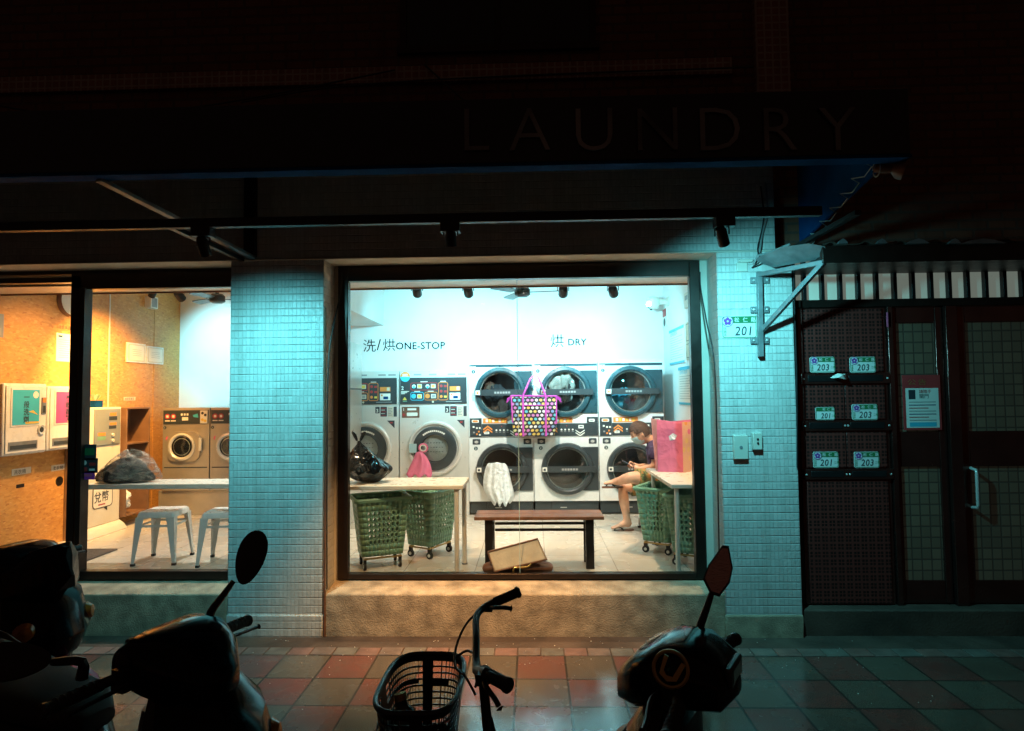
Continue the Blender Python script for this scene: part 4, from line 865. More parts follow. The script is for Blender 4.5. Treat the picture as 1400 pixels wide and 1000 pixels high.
# taupe washers in the left bay
TY = 7.77; tx0, tx1 = X(222, TY, 600), X(286.5, TY, 600); tw = tx1 - tx0; zp = Z(671, TY, 260)
b = MB(); b.box((tx0 - .06, TY + .03, FL), (-2.95, BW - .01, zp - .004), m_taupe); one('machine_plinth', 'low taupe plinth carrying the two small washers', 'plinth', b, .006)
tws = thing('front_loader', 'taupe front loading washer with whole round door in view', 'washing machine', (tx0, TY, zp), 'taupe washers on the plinth')
M = FR((tx0, TY, zp)); hh = Z(558, TY, 260) - zp; pxm = tw / 64.5
def TX_(z): return (z - 790) / 232 * tw
def TZ_(z): return hh - (z - 707) / (1110 - 707) * hh
b = MB(); b.box((tx0 + .004, TY, zp), (tx1 - .004, TY + .7, zp + hh), m_taupe); b.box((TX_(800), TZ_(1000), 0), (TX_(1012), TZ_(995), .003), m_ink, M); b.disc(TX_(802), TZ_(803), .02, m_ink, M, .002); b.text('1', .026, m_paper, M, TX_(799), TZ_(807), .004, bold=.02); b.build('cabinet', tws, .008)
b = MB(); b.box((TX_(795), TZ_(785), 0), (TX_(1016), TZ_(718), .01), m_dgrey, M)
for zx in (816, 845): b.disc(TX_(zx), TZ_(748), .034, m_red, M, .0115, 18); b.rrect(TX_(zx - 6), TZ_(754), TX_(zx + 6), TZ_(742), .003, m_paper, M, .0125); b.rect(TX_(zx - 12), TZ_(772), TX_(zx + 12), TZ_(767), m_paper, M, .0115)
for k in range(3): b.rect(TX_(882 + 14 * k), TZ_(744), TX_(891 + 14 * k), TZ_(734), m_paper, M, .0115)
b.rrect(TX_(888), TZ_(768), TX_(918), TZ_(752), .004, m_paper, M, .0115); b.prism([(TX_(940), TZ_(742)), (TX_(965), TZ_(735)), (TX_(968), TZ_(755)), (TX_(945), TZ_(752))], .011, .013, m_cyanp, M); b.box((TX_(978), TZ_(783), .01), (TX_(1014), TZ_(720), .02), m_steel, M)
for i, q in enumerate(((990, 733), (1004, 742), (990, 765), (1003, 770))): b.disc(TX_(q[0]), TZ_(q[1]), .018, (m_ink, m_ink, m_yel, m_yel)[i], M, .022, 12)
b.build('control_panel', tws, .002)
cx, cz = TX_(893), TZ_(896); b = MB(); b.rrect(TX_(820), TZ_(968), TX_(980), TZ_(822), .1, m_taupe, M, .03)
n0 = b.v[:]; nn = len(n0); b.add([v + V((0, .03, 0)) for v in n0], [], m_taupe, Matrix.Identity(4)); b.f += [(i, nn + i, nn + (i + 1) % nn, (i + 1) % nn) for i in range(nn)]; b.k += [0] * nn
opring(b, cx, cz, [(.17, .03), (.172, .045), (.15, .052), (.135, .04), (.13, .03)], m_steel, M); d_ = b.build('door', tws)
b = MB(); opring(b, cx, cz, [(.132, .036), (.08, .055), (0, .062)], m_port, M); b.build('porthole', d_)
b = MB(); opring(b, cx, cz, [(.13, .0325), (.08, .034), (.0, .0345)], m_black, M); opring(b, cx, cz, [(.105, .035), (.11, .037), (.1, .037)], m_steel, M); b.build('drum', d_)
b = MB(); b.box((TX_(978), cz - .05, .03), (TX_(992), cz + .11, .05), m_steel, M); b.build('door_handle', d_, .003)
b = MB(); b.disc(TX_(818), TZ_(855), .03, m_pink, M, .004, 6); b.build('warning_decal', tws)
t2 = dup(tws, 'taupe front loading washer half hidden by the pillar, with raised console', (tx0 + tw + .006, TY, zp))
b = MB(); o_ = V((tx0 + tw + .006, TY, zp)); M = FR(o_); b.box((.0, hh + .004, -.3), (tw, hh + .27, .0), m_taupe, M); b.box((.02, hh + .03, 0), (.2, hh + .25, .008), m_dgrey, M)
for i in range(2):
    for k in range(2): b.disc(.055 + .085 * k, hh + .17 - .1 * i, .03, m_red if i == 0 else m_dgrey, M, .0095); b.rect(.04 + .085 * k, hh + .155 - .1 * i, .07 + .085 * k, hh + .18 - .1 * i, m_paper, M, .0105)
b.build('raised_console', t2, .004)

# ------------------------------------------------------------------ wall lettering, fittings
m_sgnink = mat('wall_letter_black', (.006, .009, .011), .9, spec=.05)
def lettering(label, items):
    b = MB(); M = FR((0, BW, 0))
    for body, px, py0, py1, bold, spc in items: b.text(body, (Z(py0, BW, px) - Z(py1, BW, px)) / (.74 if ord(body[0]) < 256 else .92), m_sgnink, M, X(px, BW, py1), Z(py1, BW, px), .003, .004, bold=bold, sp=spc)
    return one('wall_lettering', label, 'lettering', b)
lettering('dark wall lettering reading 洗/烘 ONE-STOP above the steel washers', (('洗', 496, 463, 480, -.004, 1), ('/', 515, 463, 479, 0, 1), ('烘', 523, 462, 479, -.004, 1), ('ONE-STOP', 541, 468, 478, .012, 1.05)))
lettering('dark wall lettering reading 烘 DRY above the dryers', (('烘', 752, 456, 474, -.004, 1), ('DRY', 776, 463, 472.5, .01, 1.05)))
fan = thing('ceiling_fan', 'dark ceiling fan above the dryers in the large window', 'ceiling fan', at(714, 400, 6.6), 'ceiling fans'); c = at(714, 400, 6.6)
b = MB(); b.lathe([(0, -.05), (.05, -.05), (.085, -.03), (.085, .03), (.06, .055), (.02, .06), (.016, .3), (.0, .3)], c, (0, 0, 1), m_dgrey, 22); b.tube([c + V((0, 0, .05)), (c.x, c.y, 3.45)], .012, m_dgrey); b.build('motor', fan)
for a in (-8, 112, 232):
    b = MB(); Mb = Matrix.Translation(c) @ Matrix.Rotation(R(a), 4, 'Z') @ Matrix.Rotation(R(10), 4, 'X'); b.box((.08, -.012, -.004), (.16, .012, .004), m_dgrey, Mb); b.prism([(.13, -.05), (.44, -.06), (.46, -.03), (.46, .04), (.43, .06), (.13, .05)], -.004, .004, m_dgrey, Mb); b.build('blade', fan)
dup(fan, 'dark ceiling fan glimpsed through the left window beside the pillar', at(297, 409, 6.9), R(35))
b = MB(); c = at(893, 413, 8.2); b.box((RX - .02, c.y - .06, c.z - .06), (RX, c.y + .06, c.z + .06), m_offw); b.tube([(RX - .02, c.y, c.z), (c.x + .05, c.y, c.z)], .035, m_offw, 12); b.lathe([(0, -.1), (.06, -.09), (.085, -.03), (.09, .03), (.07, .06), (0, .06)], c, (0, 0, 1), m_offw, 20); b.lathe([(.05, -.07), (.0, -.115)], c + V((-.03, 0, 0)), (0, 0, 1), m_black, 16)
one('security_camera', 'white dome security camera in the right corner of the room', 'camera', b)
def wallsign(name, label, cat, px0, px1, py0, py1, m, xx, fill=None, dep=.012, facing='W'):
    """flat sign on a side wall; py0..py1 taken at its px0 edge"""
    p0 = atX(px0, py0, xx); p1 = atX(px0, py1, xx); q = atX(px1, py0, xx)
    ya, yb = (q.y, p0.y) if facing == 'W' else (p0.y, q.y); s = -1 if facing == 'W' else 1
    b = MB(); b.box((xx, min(ya, yb), p1.z), (xx + s * dep, max(ya, yb), p0.z), m)
    o = V((xx + s * dep, max(ya, yb) if facing == 'W' else min(ya, yb), p1.z)); M = FR(o, facing); wd, ht = abs(ya - yb), p0.z - p1.z
    if fill: fill(b, M, wd, ht)
    return one(name, label, cat, b, .002)
def posterfill(b, M, wd, ht):
    b.rect(0, ht * .92, wd, ht, m_cyanp, M); b.rect(0, 0, wd, ht * .06, m_cyanp, M)
    b.text('自助洗衣', wd * .12, m_cyanp, M, wd * .1, ht * .82, .003)
    for i in range(10): b.rect(wd * .08, ht * (.74 - i * .065), wd * (.9 - .25 * (i % 3 == 1)), ht * (.752 - i * .065), m_inkg, M)
wallsign('instruction_poster', 'upper poster with cyan borders on the right wall', 'poster', 916, 936.5, 453, 500, m_paper, RX, posterfill)
wallsign('instruction_poster', 'lower poster with cyan bottom border on the right wall', 'poster', 928.5, 951, 503, 553, m_paper, RX, posterfill)
wallsign('framed_notice', 'narrow notice with black outlines beside the upper cyan poster', 'notice', 938, 952, 442, 493, m_cream, RX, lambda b, M, wd, ht: [b.rrect(wd * .1, ht * y0, wd * .9, ht * y1, .01, m_ink, M, .002, .006) for y0, y1 in ((.05, .42), (.5, .95))])
wallsign('warning_sign', 'small red and white warning sign on the right wall by the camera', 'sign', 906.5, 912.5, 424, 449, m_paper, RX, lambda b, M, wd, ht: (b.rect(wd * .08, ht * .55, wd * .92, ht * .96, m_red, M), b.disc(wd * .5, ht * .25, wd * .2, m_ink, M)))
wallsign('thermostat', 'small white thermostat box high on the right wall', 'thermostat', 938.5, 945, 402, 423, m_offw, RX, lambda b, M, wd, ht: b.rect(wd * .2, ht * .5, wd * .8, ht * .8, m_grey, M), .03)
# strand board wall things
b = MB(); c = atX(93, 412, LX); b.lathe([(0, .03), (.1, .032), (.135, .03), (.15, .045), (.16, .03), (.16, 0)], c, (1, 0, 0), m_paper, 30); b.lathe([(.15, .046), (.162, .03), (.162, 0)], c, (1, 0, 0), m_brownl, 30)
b.tube([c + V((.04, 0, 0)), c + V((.04, .02, .09))], .004, m_ink, 5); b.tube([c + V((.04, 0, 0)), c + V((.04, .06, .02))], .005, m_ink, 5); one('wall_clock', 'round wall clock with brown rim high on the strand board', 'clock', b)
def lines(n, head=None):
    def f(b, M, wd, ht):
        if head: b.rect(wd * .08, ht * .86, wd * .3, ht * .92, head, M)
        for i in range(n): b.rect(wd * .12, ht * (.76 - .7 * i / n), wd * (.85 - .22 * (i % 4 == 3)), ht * (.772 - .7 * i / n), m_inkg, M)
    return f
wallsign('paper_notice', 'white paper notice on the strand board, left of the door frame', 'notice', 77, 103, 455, 494, m_paper, LX, lines(9, m_blue), .004, 'E')
wallsign('paper_notice', 'white paper notice just right of the door frame', 'notice', 106, 125, 459, 496, m_paper, LX, lines(8), .004, 'E')
def certfill(b, M, wd, ht): b.rrect(wd * .06, ht * .07, wd * .94, ht * .93, .004, m_cream, M, .0025); b.rrect(wd * .11, ht * .12, wd * .89, ht * .88, .004, m_paper, M, .004); [b.rect(wd * .25, ht * (.65 - .1 * i), wd * .75, ht * (.665 - .1 * i), m_inkg, M, .005) for i in range(4)]
wallsign('framed_certificate', 'white framed certificate, the nearer of two on the strand board', 'certificate', 172, 197.5, 468, 495, m_white, LX, certfill, .018, 'E')
wallsign('framed_certificate', 'white framed certificate beside the corner with the white wall', 'certificate', 199, 222, 473, 497, m_white, LX, certfill, .018, 'E')
wallsign('wall_speaker', 'small white loudspeaker box high on the strand board', 'loudspeaker', 198, 208, 405, 421, m_offw, LX, lambda b, M, wd, ht: b.rect(wd * .12, ht * .1, wd * .88, ht * .9, m_galv, M), .08, 'E')
wallsign('grey_poster', 'dark grey poster at the left edge of the strand board', 'poster', -14, 5, 427, 460, m_grey, LX, lambda b, M, wd, ht: b.rect(wd * .1, ht * .1, wd * .8, ht * .4, m_inkg, M), .006, 'E')
def lab(t): return lambda b, M, wd, ht: b.text(t, ht * .75, m_ink, M, wd * .08, ht * .18, .002, sx=1.0, sp=1.1)
wallsign('label_strip', 'small lettered strip above the papers on the strand board', 'label', 78, 99, 443, 450, m_osb, LX, lab('注意事項'), .003, 'E')
wallsign('label_strip', 'small lettered strip below the vending box with the cyan poster', 'label', 16, 42, 642, 651, m_cream, LX, lab('洗衣精'), .003, 'E')
wallsign('label_strip', 'small lettered strip below the vending box with the purple poster', 'label', 70, 92, 637, 645, m_cream, LX, lab('柔軟精'), .003, 'E')
wallsign('label_strip', 'small lettered strip above the wooden niche', 'label', 169, 185, 543, 548, m_cream, LX, lab('推車放置區'), .003, 'E')
wallsign('coin_slot', 'dark horizontal slot in the strand board', 'slot', 22, 33, 663, 668, m_black, LX, None, .004, 'E')
b = MB(); c = atX(81, 658, LX); b.lathe([(.0, .003), (.04, .003), (.048, .006), (.05, 0)], c, (1, 0, 0), m_black, 20); one('round_hole', 'round dark hole in the strand board below the purple vending box', 'hole', b)
def vend(label, px0, px1, top, bot, poster, txt):
    xx = LX + .15; p = atX(px0, top, xx); q = atX(px1, top, xx); z0 = atX(px0, bot, xx).z; wd, ht = q.y - p.y, p.z - z0
    o = thing('vending_box', label, 'vending machine', (LX, (p.y + q.y) / 2, z0), 'wall mounted vending boxes')
    b = MB(); b.box((LX, p.y, z0), (xx, q.y - .006, p.z), m_white); b.build('housing', o, .012)
    M = FR((xx, p.y, z0), 'E'); b = MB(); b.box((wd * .04, ht * .03, 0), (wd * .955, ht * .97, .012), m_white, M); b.build('front_door', o, .006)
    b = MB(); b.box((wd * .13, ht * .4, .012), (wd * .8, ht * .93, .018), m_white, M); b.rect(wd * .16, ht * .42, wd * .77, ht * .91, poster, M, .0195)
    for i, ch in enumerate(txt): b.text(ch, ht * .1, m_ink, M, wd * .40, ht * (.77 - .105 * i), .021, bold=.02)
    b.disc(wd * .68, ht * .84, wd * .065, m_paper, M, .0205); b.prism([(wd * .5, ht * .60), (wd * .62, ht * .62), (wd * .74, ht * .55), (wd * .6, ht * .585)], .02, .021, m_yel, M); b.rect(wd * .45, ht * .43, wd * .76, ht * .46, m_yel, M, .021); b.build('poster', o)
    b = MB(); b.box((wd * .83, ht * .56, .012), (wd * .93, ht * .8, .022), m_galv, M); b.rect(wd * .835, ht * .73, wd * .925, ht * .79, m_orange, M, .0235); b.rect(wd * .85, ht * .58, wd * .91, ht * .68, m_ink, M, .0235); b.build('coin_unit', o); b = MB(); b.lathe([(0, .02), (wd * .06, .022), (wd * .085, .03), (wd * .09, .012)], (wd * .83, ht * .335, 0), (0, 0, 1), m_steel, 18, M); b.disc(wd * .83, ht * .335, wd * .05, m_ink, M, .024); b.build('coin_knob', o)
    b = MB(); b.box((wd * .1, ht * .07, .012), (wd * .75, ht * .19, .016), m_galv, M); b.rect(wd * .13, ht * .085, wd * .72, ht * .14, m_ink, M, .0175); b.build('outlet_tray', o)
vend('white wall vending box with cyan poster', 5, 65, 524, 625, m_cyanp, '一般洗劑'); vend('white wall vending box with purple poster', 66, 118, 528, 617, m_purp, '柔軟香精')
# change machine
kx = -4.75; k0, k1 = atX(112, 600, kx).y, atX(165, 600, kx).y; kz = Z(558, k0, 120)
km = thing('change_machine', 'tall coin change machine with grey face and 兌幣 sign by the strand board', 'change machine', (LX, (k0 + k1) / 2, FL))
b = MB(); b.box((LX, k0, FL), (kx - .004, k0 + .012, kz), m_ply); b.box((LX, k0 + .0125, FL + .1), (kx, k1, kz), m_offw); b.build('housing', km, .008)
M = FR((kx, k0, FL), 'E'); wd, ht = k1 - k0, kz - FL
b = MB(); b.box((wd * .28, ht * .70, 0), (wd * .96, ht * .985, .012), m_grey, M)
b.rect(wd * .66, ht * .93, wd * .84, ht * .955, m_orange, M, .0135); b.rect(wd * .64, ht * .895, wd * .86, ht * .925, m_ink, M, .0135); b.rect(wd * .66, ht * .855, wd * .84, ht * .875, m_orange, M, .0135); b.rect(wd * .64, ht * .825, wd * .84, ht * .85, m_ink, M, .0135)
b.rect(wd * .36, ht * .775, wd * .56, ht * .8, m_orange, M, .0135); b.rrect(wd * .35, ht * .74, wd * .56, ht * .77, .005, m_green, M, .0135)
for dz in (.73, .775): b.cyl((wd * .74, ht * dz, .012), (wd * .74, ht * dz, .03), .02, m_steel, n=14, M=M)
b.build('control_face', km, .003)
b = MB(); b.loft([[V(q) for q in ((wd * .0, .002, 0), (wd * 1.02, .002, 0), (wd * 1.02, .002, .09), (wd * .0, .002, .09))], [V(q) for q in ((0, .06, 0), (wd, .06, 0), (wd, .06, .06), (0, .06, .06))], [V(q) for q in ((0, .1, 0), (wd, .1, 0), (wd, .1, .003), (0, .1, .003))]], m_offw, M); b.build('flared_base', km, .006)
b = MB(); b.rrect(wd * .28, ht * .205, wd * .8, ht * .385, .04, m_ink, M, .003); b.rrect(wd * .3, ht * .212, wd * .78, ht * .378, .035, m_paper, M, .0045); b.prism([(wd * .55, ht * .21), (wd * .66, ht * .21), (wd * .66, ht * .175)], .002, .0035, m_ink, M); b.text('兌幣', .125, m_ink, M, wd * .31, ht * .26, .006, bold=.012, sx=.95); b.rect(wd * .42, ht * .228, wd * .6, ht * .238, m_red, M, .006); b.build('sign', km)
b = MB(); c = V((LX + .1, k0 + .12, kz)); b.lathe([(0, .0), (.04, .0), (.042, .02), (.04, .13), (.028, .15), (.012, .155), (.012, .17), (0, .17)], c, (0, 0, 1), m_pbag2, 18); b.lathe([(.02, .16), (.02, .185), (.0, .19)], c, (0, 0, 1), m_red, 12); b.box(c + V((-.01, -.0, .185)), c + V((.045, .015, .2)), m_red); one('pump_bottle', 'pink pump bottle with red nozzle on the change machine', 'bottle', b)
b = MB(); c = V((LX + .1, k0 + .3, kz)); b.box(c + V((-.05, -.06, 0)), c + V((.05, .06, .075)), m_blue); b.box(c + V((-.04, -.05, .0755)), c + V((.04, .05, .077)), m_ink)
for k in range(9):
    a = k * .7; b.add([c + V((.01 * math.cos(a), .01 * math.sin(a), .07)), c + V((.05 * math.cos(a) + .01, .05 * math.sin(a), .13)), c + V((.035 * math.cos(a + .4), .035 * math.sin(a + .4), .15))], [(0, 1, 2)], m_green)
one('blue_planter', 'small blue box with green sprig on the change machine', 'planter', b)
n0, n1 = k1 + .02, 7.50; nz = Z(560, n0, 166); b = MB(); xf = LX + .24
b.box((LX, n0, FL + .12), (xf, n0 + .018, nz), m_dply); b.box((LX, n1, FL + .12), (xf, n1 + .018, nz), m_dply); b.box((LX, n0, nz), (xf, n1 + .018, nz + .018), m_dply)
for z in (FL + .12, Z(609, n0, 166)): b.box((LX + .006, n0 + .018, z), (xf - .004, n1, z + .018), m_dply)
b.box((LX + .002, n0 + .018, FL + .14), (LX + .006, n1, nz), m_dply); one('wooden_niche', 'open brown wooden shelf unit between change machine and taupe washers', 'shelf', b, .002)
heap('plastic_bag', 'crumpled clear bag in the lower compartment of the wooden shelf unit', 'bag', (LX + .13, (n0 + n1) / 2 - .1, FL + .3), .12, [m_wbag, m_film], seed=21, pieces=5, sq=(.5, 1, .7))
for (x0, x1, y0, y1, l) in ((-4.92, -4.08, 5.52, 6.05, 'larger dark grey door mat beside the strand board'), (-4.9, -4.12, 5.23, 5.4, 'narrow dark grey door mat on the threshold')):
    b = MB(); b.box((x0, y0, FL + .001), (x1, y1, FL + .014), mat('grey_mat', (.10, .09, .085), .95, 0, .2, 30, .6, 200) if 'grey_mat' not in bpy.data.materials else bpy.data.materials['grey_mat']); one('door_mat', l, 'door mat', b, .004)
# ------------------------------------------------------------------ furniture
TT = FL + .728
def table(label, x0, x1, y0, y1, legs, name='laundry_table', cat='table', th=.034):
    o = thing(name, label, cat, ((x0 + x1) / 2, (y0 + y1) / 2, FL)); b = MB(); b.box((x0, y0, TT - th), (x1, y1, TT), m_table); b.build('top', o, .006)
    for lx, ly in legs: b = MB(); b.cyl((lx, ly, FL), (lx, ly, TT - th), .02, m_table, n=14); b.cyl((lx, ly, FL), (lx, ly, FL + .012), .026, m_grey, n=14); b.build('leg', o)
    return o
table('white folding table over two green carts in the large window', -2.02, -.585, 5.21, 5.74, ((-.645, 5.25), (-.61, 5.52), (-1.97, 5.25), (-1.97, 5.66)))
table('white table at the right carrying the pink bag', 1.135, RX - .01, 5.2, 6.34, ((1.19, 5.25), (1.18, 6.2), (1.74, 5.25), (1.74, 6.28)))
table('white bar counter in the left window', X(117, 5.4, 650), -2.15, 5.4, 5.74, ((-2.2, 5.6), (-2.2, 5.45)), 'bar_counter', 'counter', .045)
# stool
st = thing('metal_stool', 'white metal stool fully in view under the bar counter', 'stool', (-3.39, 5.66, FL), 'white metal stools', R(5), True)
b = MB(); hs = .155
def sqr(h, z, r=.03): return [V((cx + r * math.cos(R(t)), cy + r * math.sin(R(t)), z)) for cx, cy, t0 in ((h - r, h - r, 0), (r - h, h - r, 90), (r - h, r - h, 180), (h - r, r - h, 270)) for t in (t0, t0 + 30, t0 + 60, t0 + 90)]
b.loft([sqr(hs + .012, .415), sqr(hs + .004, .455), sqr(hs - .006, .464), sqr(hs - .02, .461), sqr(.05, .458, .02)], m_white); b.box((-.035, -.01, .4582), (.035, .01, .4595), m_black); b.build('seat', st)
for sx_ in (-1, 1):
    for sy in (-1, 1):
        b = MB()
        def sec(h, z, w_, t): return [V((sx_ * (h - w_), sy * h, z)), V((sx_ * h, sy * h, z)), V((sx_ * h, sy * (h - w_), z)), V((sx_ * (h - t), sy * (h - w_), z)), V((sx_ * (h - t), sy * (h - t), z)), V((sx_ * (h - w_), sy * (h - t), z))]
        b.loft([sec(.19, .018, .026, .006), sec(.176, .25, .05, .006), sec(.166, .42, .07, .006)], m_white); L_ = b.build('leg', st, sharp=20)
        b = MB(); b.box((sx_ * .162, sy * .162, 0), (sx_ * .193, sy * .193, .02), m_rubber); b.build('rubber_foot', L_)
b = MB()
for a in ((-1, -1), (1, -1)): b.box((.15 * a[0] - .002, -.15, .33), (.15 * a[0] + .002, .15, .35), m_white)
b.box((-.15, -.152, .33), (.15, -.148, .35), m_white); b.box((-.15, .148, .33), (.15, .152, .35), m_white); b.build('brace', st)
dup(st, 'white metal stool half hidden behind the left pillar', (-2.79, 5.62, FL), R(8)); dup(st, 'white metal stool under the seated person, mostly hidden by the carts', (1.38, 6.86, FL), R(12))
# bench
bx0, bx1, by0, by1 = X(648, 5.32, 705), X(826, 5.32, 705), 5.32, 5.64; bz = FL + .445
bn = thing('bench', 'low bench with brown wooden top and black metal legs', 'bench', ((bx0 + bx1) / 2, 5.48, FL)); b = MB()
for k in range(2): b.box((bx0, by0 + .162 * k, bz - .028), (bx1, by0 + .158 + .162 * k, bz), m_wood)
b.build('seat', bn, .004)
for x in (X(669, 5.4, 740), X(806, 5.4, 740)):
    b = MB()
    for y in (by0 + .03, by1 - .08): b.box((x - .035, y, FL), (x + .035, y + .05, bz - .029), m_black)
    b.box((x - .035, by0 + .081, bz - .07), (x + .035, by1 - .081, bz - .03), m_black); b.build('leg', bn, .003)
b = MB()
for dz in (.075, .13): b.box((X(669, 5.4) + .036, 5.46, bz - dz - .02), (X(806, 5.4) - .036, 5.49, bz - dz), m_black)
b.build('stretcher', bn, .002)
# carts
def rr(hx, hy, r, n=6):
    return [(cx + r * math.cos(R(t0 + 90 * i / n)), cy + r * math.sin(R(t0 + 90 * i / n))) for cx, cy, t0 in ((hx - r, hy - r, 0), (r - hx, hy - r, 90), (r - hx, r - hy, 180), (hx - r, r - hy, 270)) for i in range(n + 1)]
ct = thing('laundry_cart', 'sage green laundry cart nearest the left end of the folding table', 'laundry cart', (0, 0, 0), 'green laundry carts on wheels', 0, True)
def cart():
    zb, zt = .115, .60; cols = []
    # perimeter parameter: list of (fx, fy) unit rounded-rect samples, straight sides subdivided
    def per(v):
        hx, hy = .178 + .052 * v, .132 + .048 * v; r = .03; P = []
        for (ax_, ay), (bx_, by_), nseg in (((hx, r - hy), (hx, hy - r), 6), None, ((hx - r, hy), (r - hx, hy), 8), None, ((-hx, hy - r), (-hx, r - hy), 6), None, ((r - hx, -hy), (hx - r, -hy), 8), None) if 0 else []: pass
        sides = [((hx, r - hy), (hx, hy - r), 7, (hx - r, hy - r), 0), ((hx - r, hy), (r - hx, hy), 9, (r - hx, hy - r), 90), ((-hx, hy - r), (-hx, r - hy), 7, (r - hx, r - hy), 180), ((r - hx, -hy), (hx - r, -hy), 9, (hx - r, r - hy), 270)]
        for a, c, n, cc, t0 in sides:
            for i in range(n): P.append((a[0] + (c[0] - a[0]) * i / n, a[1] + (c[1] - a[1]) * i / n, 1 if 1 <= i <= n - 2 else 0))
            for i in range(4): t = R(t0 + 90 * i / 4); P.append((cc[0] + r * math.cos(t), cc[1] + r * math.sin(t), 0))
        return P
    nv = 10; b = MB(); rows = [per(i / nv) for i in range(nv + 1)]; N = len(rows[0])
    def pt(u, v):
        u %= N; i = int(u); fu = u - i; w_ = v * nv; j = min(int(w_), nv - 1); fv = w_ - j
        def q(a, r_): return V((rows[r_][a % N][0], rows[r_][a % N][1], 0))
        return (q(i, j) * (1 - fu) + q(i + 1, j) * fu) * (1 - fv) + (q(i, j + 1) * (1 - fu) + q(i + 1, j + 1) * fu) * fv + V((0, 0, zb + (zt - zb) * v))
    for i in range(N):
        for j in range(nv):
            hole = rows[0][i][2] and 2 <= j <= 7
            c = [pt(i, j / nv), pt(i + 1, j / nv), pt(i + 1, (j + 1) / nv), pt(i, (j + 1) / nv)]
            if not hole: b.add(c, [(0, 1, 2, 3)], m_green); continue
            off = .0
            o = [c[0], (c[0] + c[1]) / 2, c[1], (c[1] + c[2]) / 2, c[2], (c[2] + c[3]) / 2, c[3], (c[3] + c[0]) / 2]
            ctr = (c[0] + c[2]) / 2; eu = (c[1] - c[0]) * .31; ev = (c[3] - c[0]) * .36
            h = [ctr + eu * math.cos(R(a)) + ev * math.sin(R(a)) for a in (225, 270, 315, 0, 45, 90, 135, 180)]
            b.add(o + h, [(k, (k + 1) % 8, 8 + (k + 1) % 8, 8 + k) for k in range(8)], m_green)
    b.add([pt(i, 0) for i in range(N)], [tuple(range(N - 1, -1, -1))], m_green)
    o = b.build('basket', ct, sharp=50); md = o.modifiers.new('wall', 'SOLIDIFY'); md.thickness = .006; md.offset = -1
    b = MB(); R0 = [V((x, y, zt)) for x, y, _ in per(1.0)]
    def ring(k, z): return [V((p.x * (1 + k / .23), p.y * (1 + k / .18), z)) for p in R0]
    b.loft([ring(-.004, zt - .012), ring(.016, zt - .02), ring(.02, zt + .0), ring(.012, zt + .012), ring(-.002, zt + .012), ring(-.01, zt + .0)], m_green, closed=True); b.build('rim', ct)
    b = MB(); z = .095; b.tube([(.16, .115, z), (-.16, .115, z), (-.16, -.115, z), (.16, -.115, z), (.16, .115, z)], .008, m_gold, 8); b.tube([(0, .1, z), (0, -.1, z)], .008, m_gold, 8); b.build('wheel_frame', ct)
    for sx_ in (-1, 1):
        for sy in (-1, 1):
            b = MB(); cx, cy = sx_ * .15, sy * .108; b.box((cx - .012, cy - .016, .05), (cx + .012, cy + .016, .088), m_black); b.cyl((cx - .01, cy, .032), (cx + .01, cy, .032), .032, m_rubber, n=18); b.cyl((cx - .014, cy, .032), (cx + .014, cy, .032), .014, m_steel, n=10); b.build('caster', ct)
cart()
def cartpos(o, px, Y, rz): o.location = (X(px, Y, 700), Y, FL); o.rotation_euler = (0, 0, R(rz))
cartpos(ct, 520, 5.48, 24)
cartpos(dup(ct, 'sage green laundry cart behind the first, under the folding table'), 588, 5.86, 62)
cartpos(dup(ct, 'sage green laundry cart under the right table, nearer the seated person'), 905, 5.98, 58)
cartpos(dup(ct, 'sage green laundry cart under the right table, closest to the window'), 946, 5.56, 62)
# ------------------------------------------------------------------ bags
def sack(name, label, cat, c, rx, ry, h, m, seed, folds=7, amp=.16, knot=0, group=None, lean=0, taper=.5):
    rnd = random.Random(seed); ph = [rnd.uniform(0, 6.3) for _ in range(9)]; rings = []; n = 56; L = 16
    for i in range(L):
        v = i / (L - 1); k = math.sin(min(1, v * 2.2 + .25) * math.pi / 2) * (1 - max(0, v - .35) * taper / .65 * (1 + .3 * v)); k = max(k, .06); ring = []
        for t in range(n):
            a = t * 2 * math.pi / n; q = 1 + amp * (.5 + v) * (math.sin(folds * a + ph[0] + 2 * v) * .5 + math.sin((folds + 4) * a + ph[1] - 5 * v) * .35 + math.sin(3 * a + ph[2] + 7 * v) * .5)
            ring.append(V((c[0] + lean * v * h + rx * k * q * math.cos(a), c[1] + ry * k * q * math.sin(a), c[2] + h * v + .02 * h * math.sin(4 * a + ph[3]) * v + rnd.uniform(-.006, .006))))
        rings.append(ring)
    b = MB(); b.loft(rings, m)
    if knot:
        tp = V((c[0] + lean * h, c[1], c[2] + h * .97))
        for s in (-1, 1): b.loft([[tp + V((s * .012 + .012 * math.cos(a), .012 * math.sin(a), 0)) for a in (0, 1.57, 3.14, 4.71)], [tp + V((s * .03 + .03 * math.cos(a), .006 * math.sin(a), .05)) for a in (0, 1.57, 3.14, 4.71)], [tp + V((s * .06 + .022 * math.cos(a), .004 * math.sin(a), .1)) for a in (0, 1.57, 3.14, 4.71)]], m)
    return one(name, label, cat, b, group=group, sharp=70, sub=1)
sack('bin_bag', 'black bin bag on the left end of the folding table', 'bag', (X(506, 5.45, 640), 5.45, TT + .001), .20, .15, .36, m_bbag, 5, 5, .3, 1, lean=-.28, taper=.82)
cl = thing('clothes_bundle', 'heap of dark clothes in clear plastic on the bar counter', 'laundry', (X(175, 5.55, 640), 5.56, TT)); c0 = V((X(172, 5.55, 640), 5.56, TT))
rnd = random.Random(3)
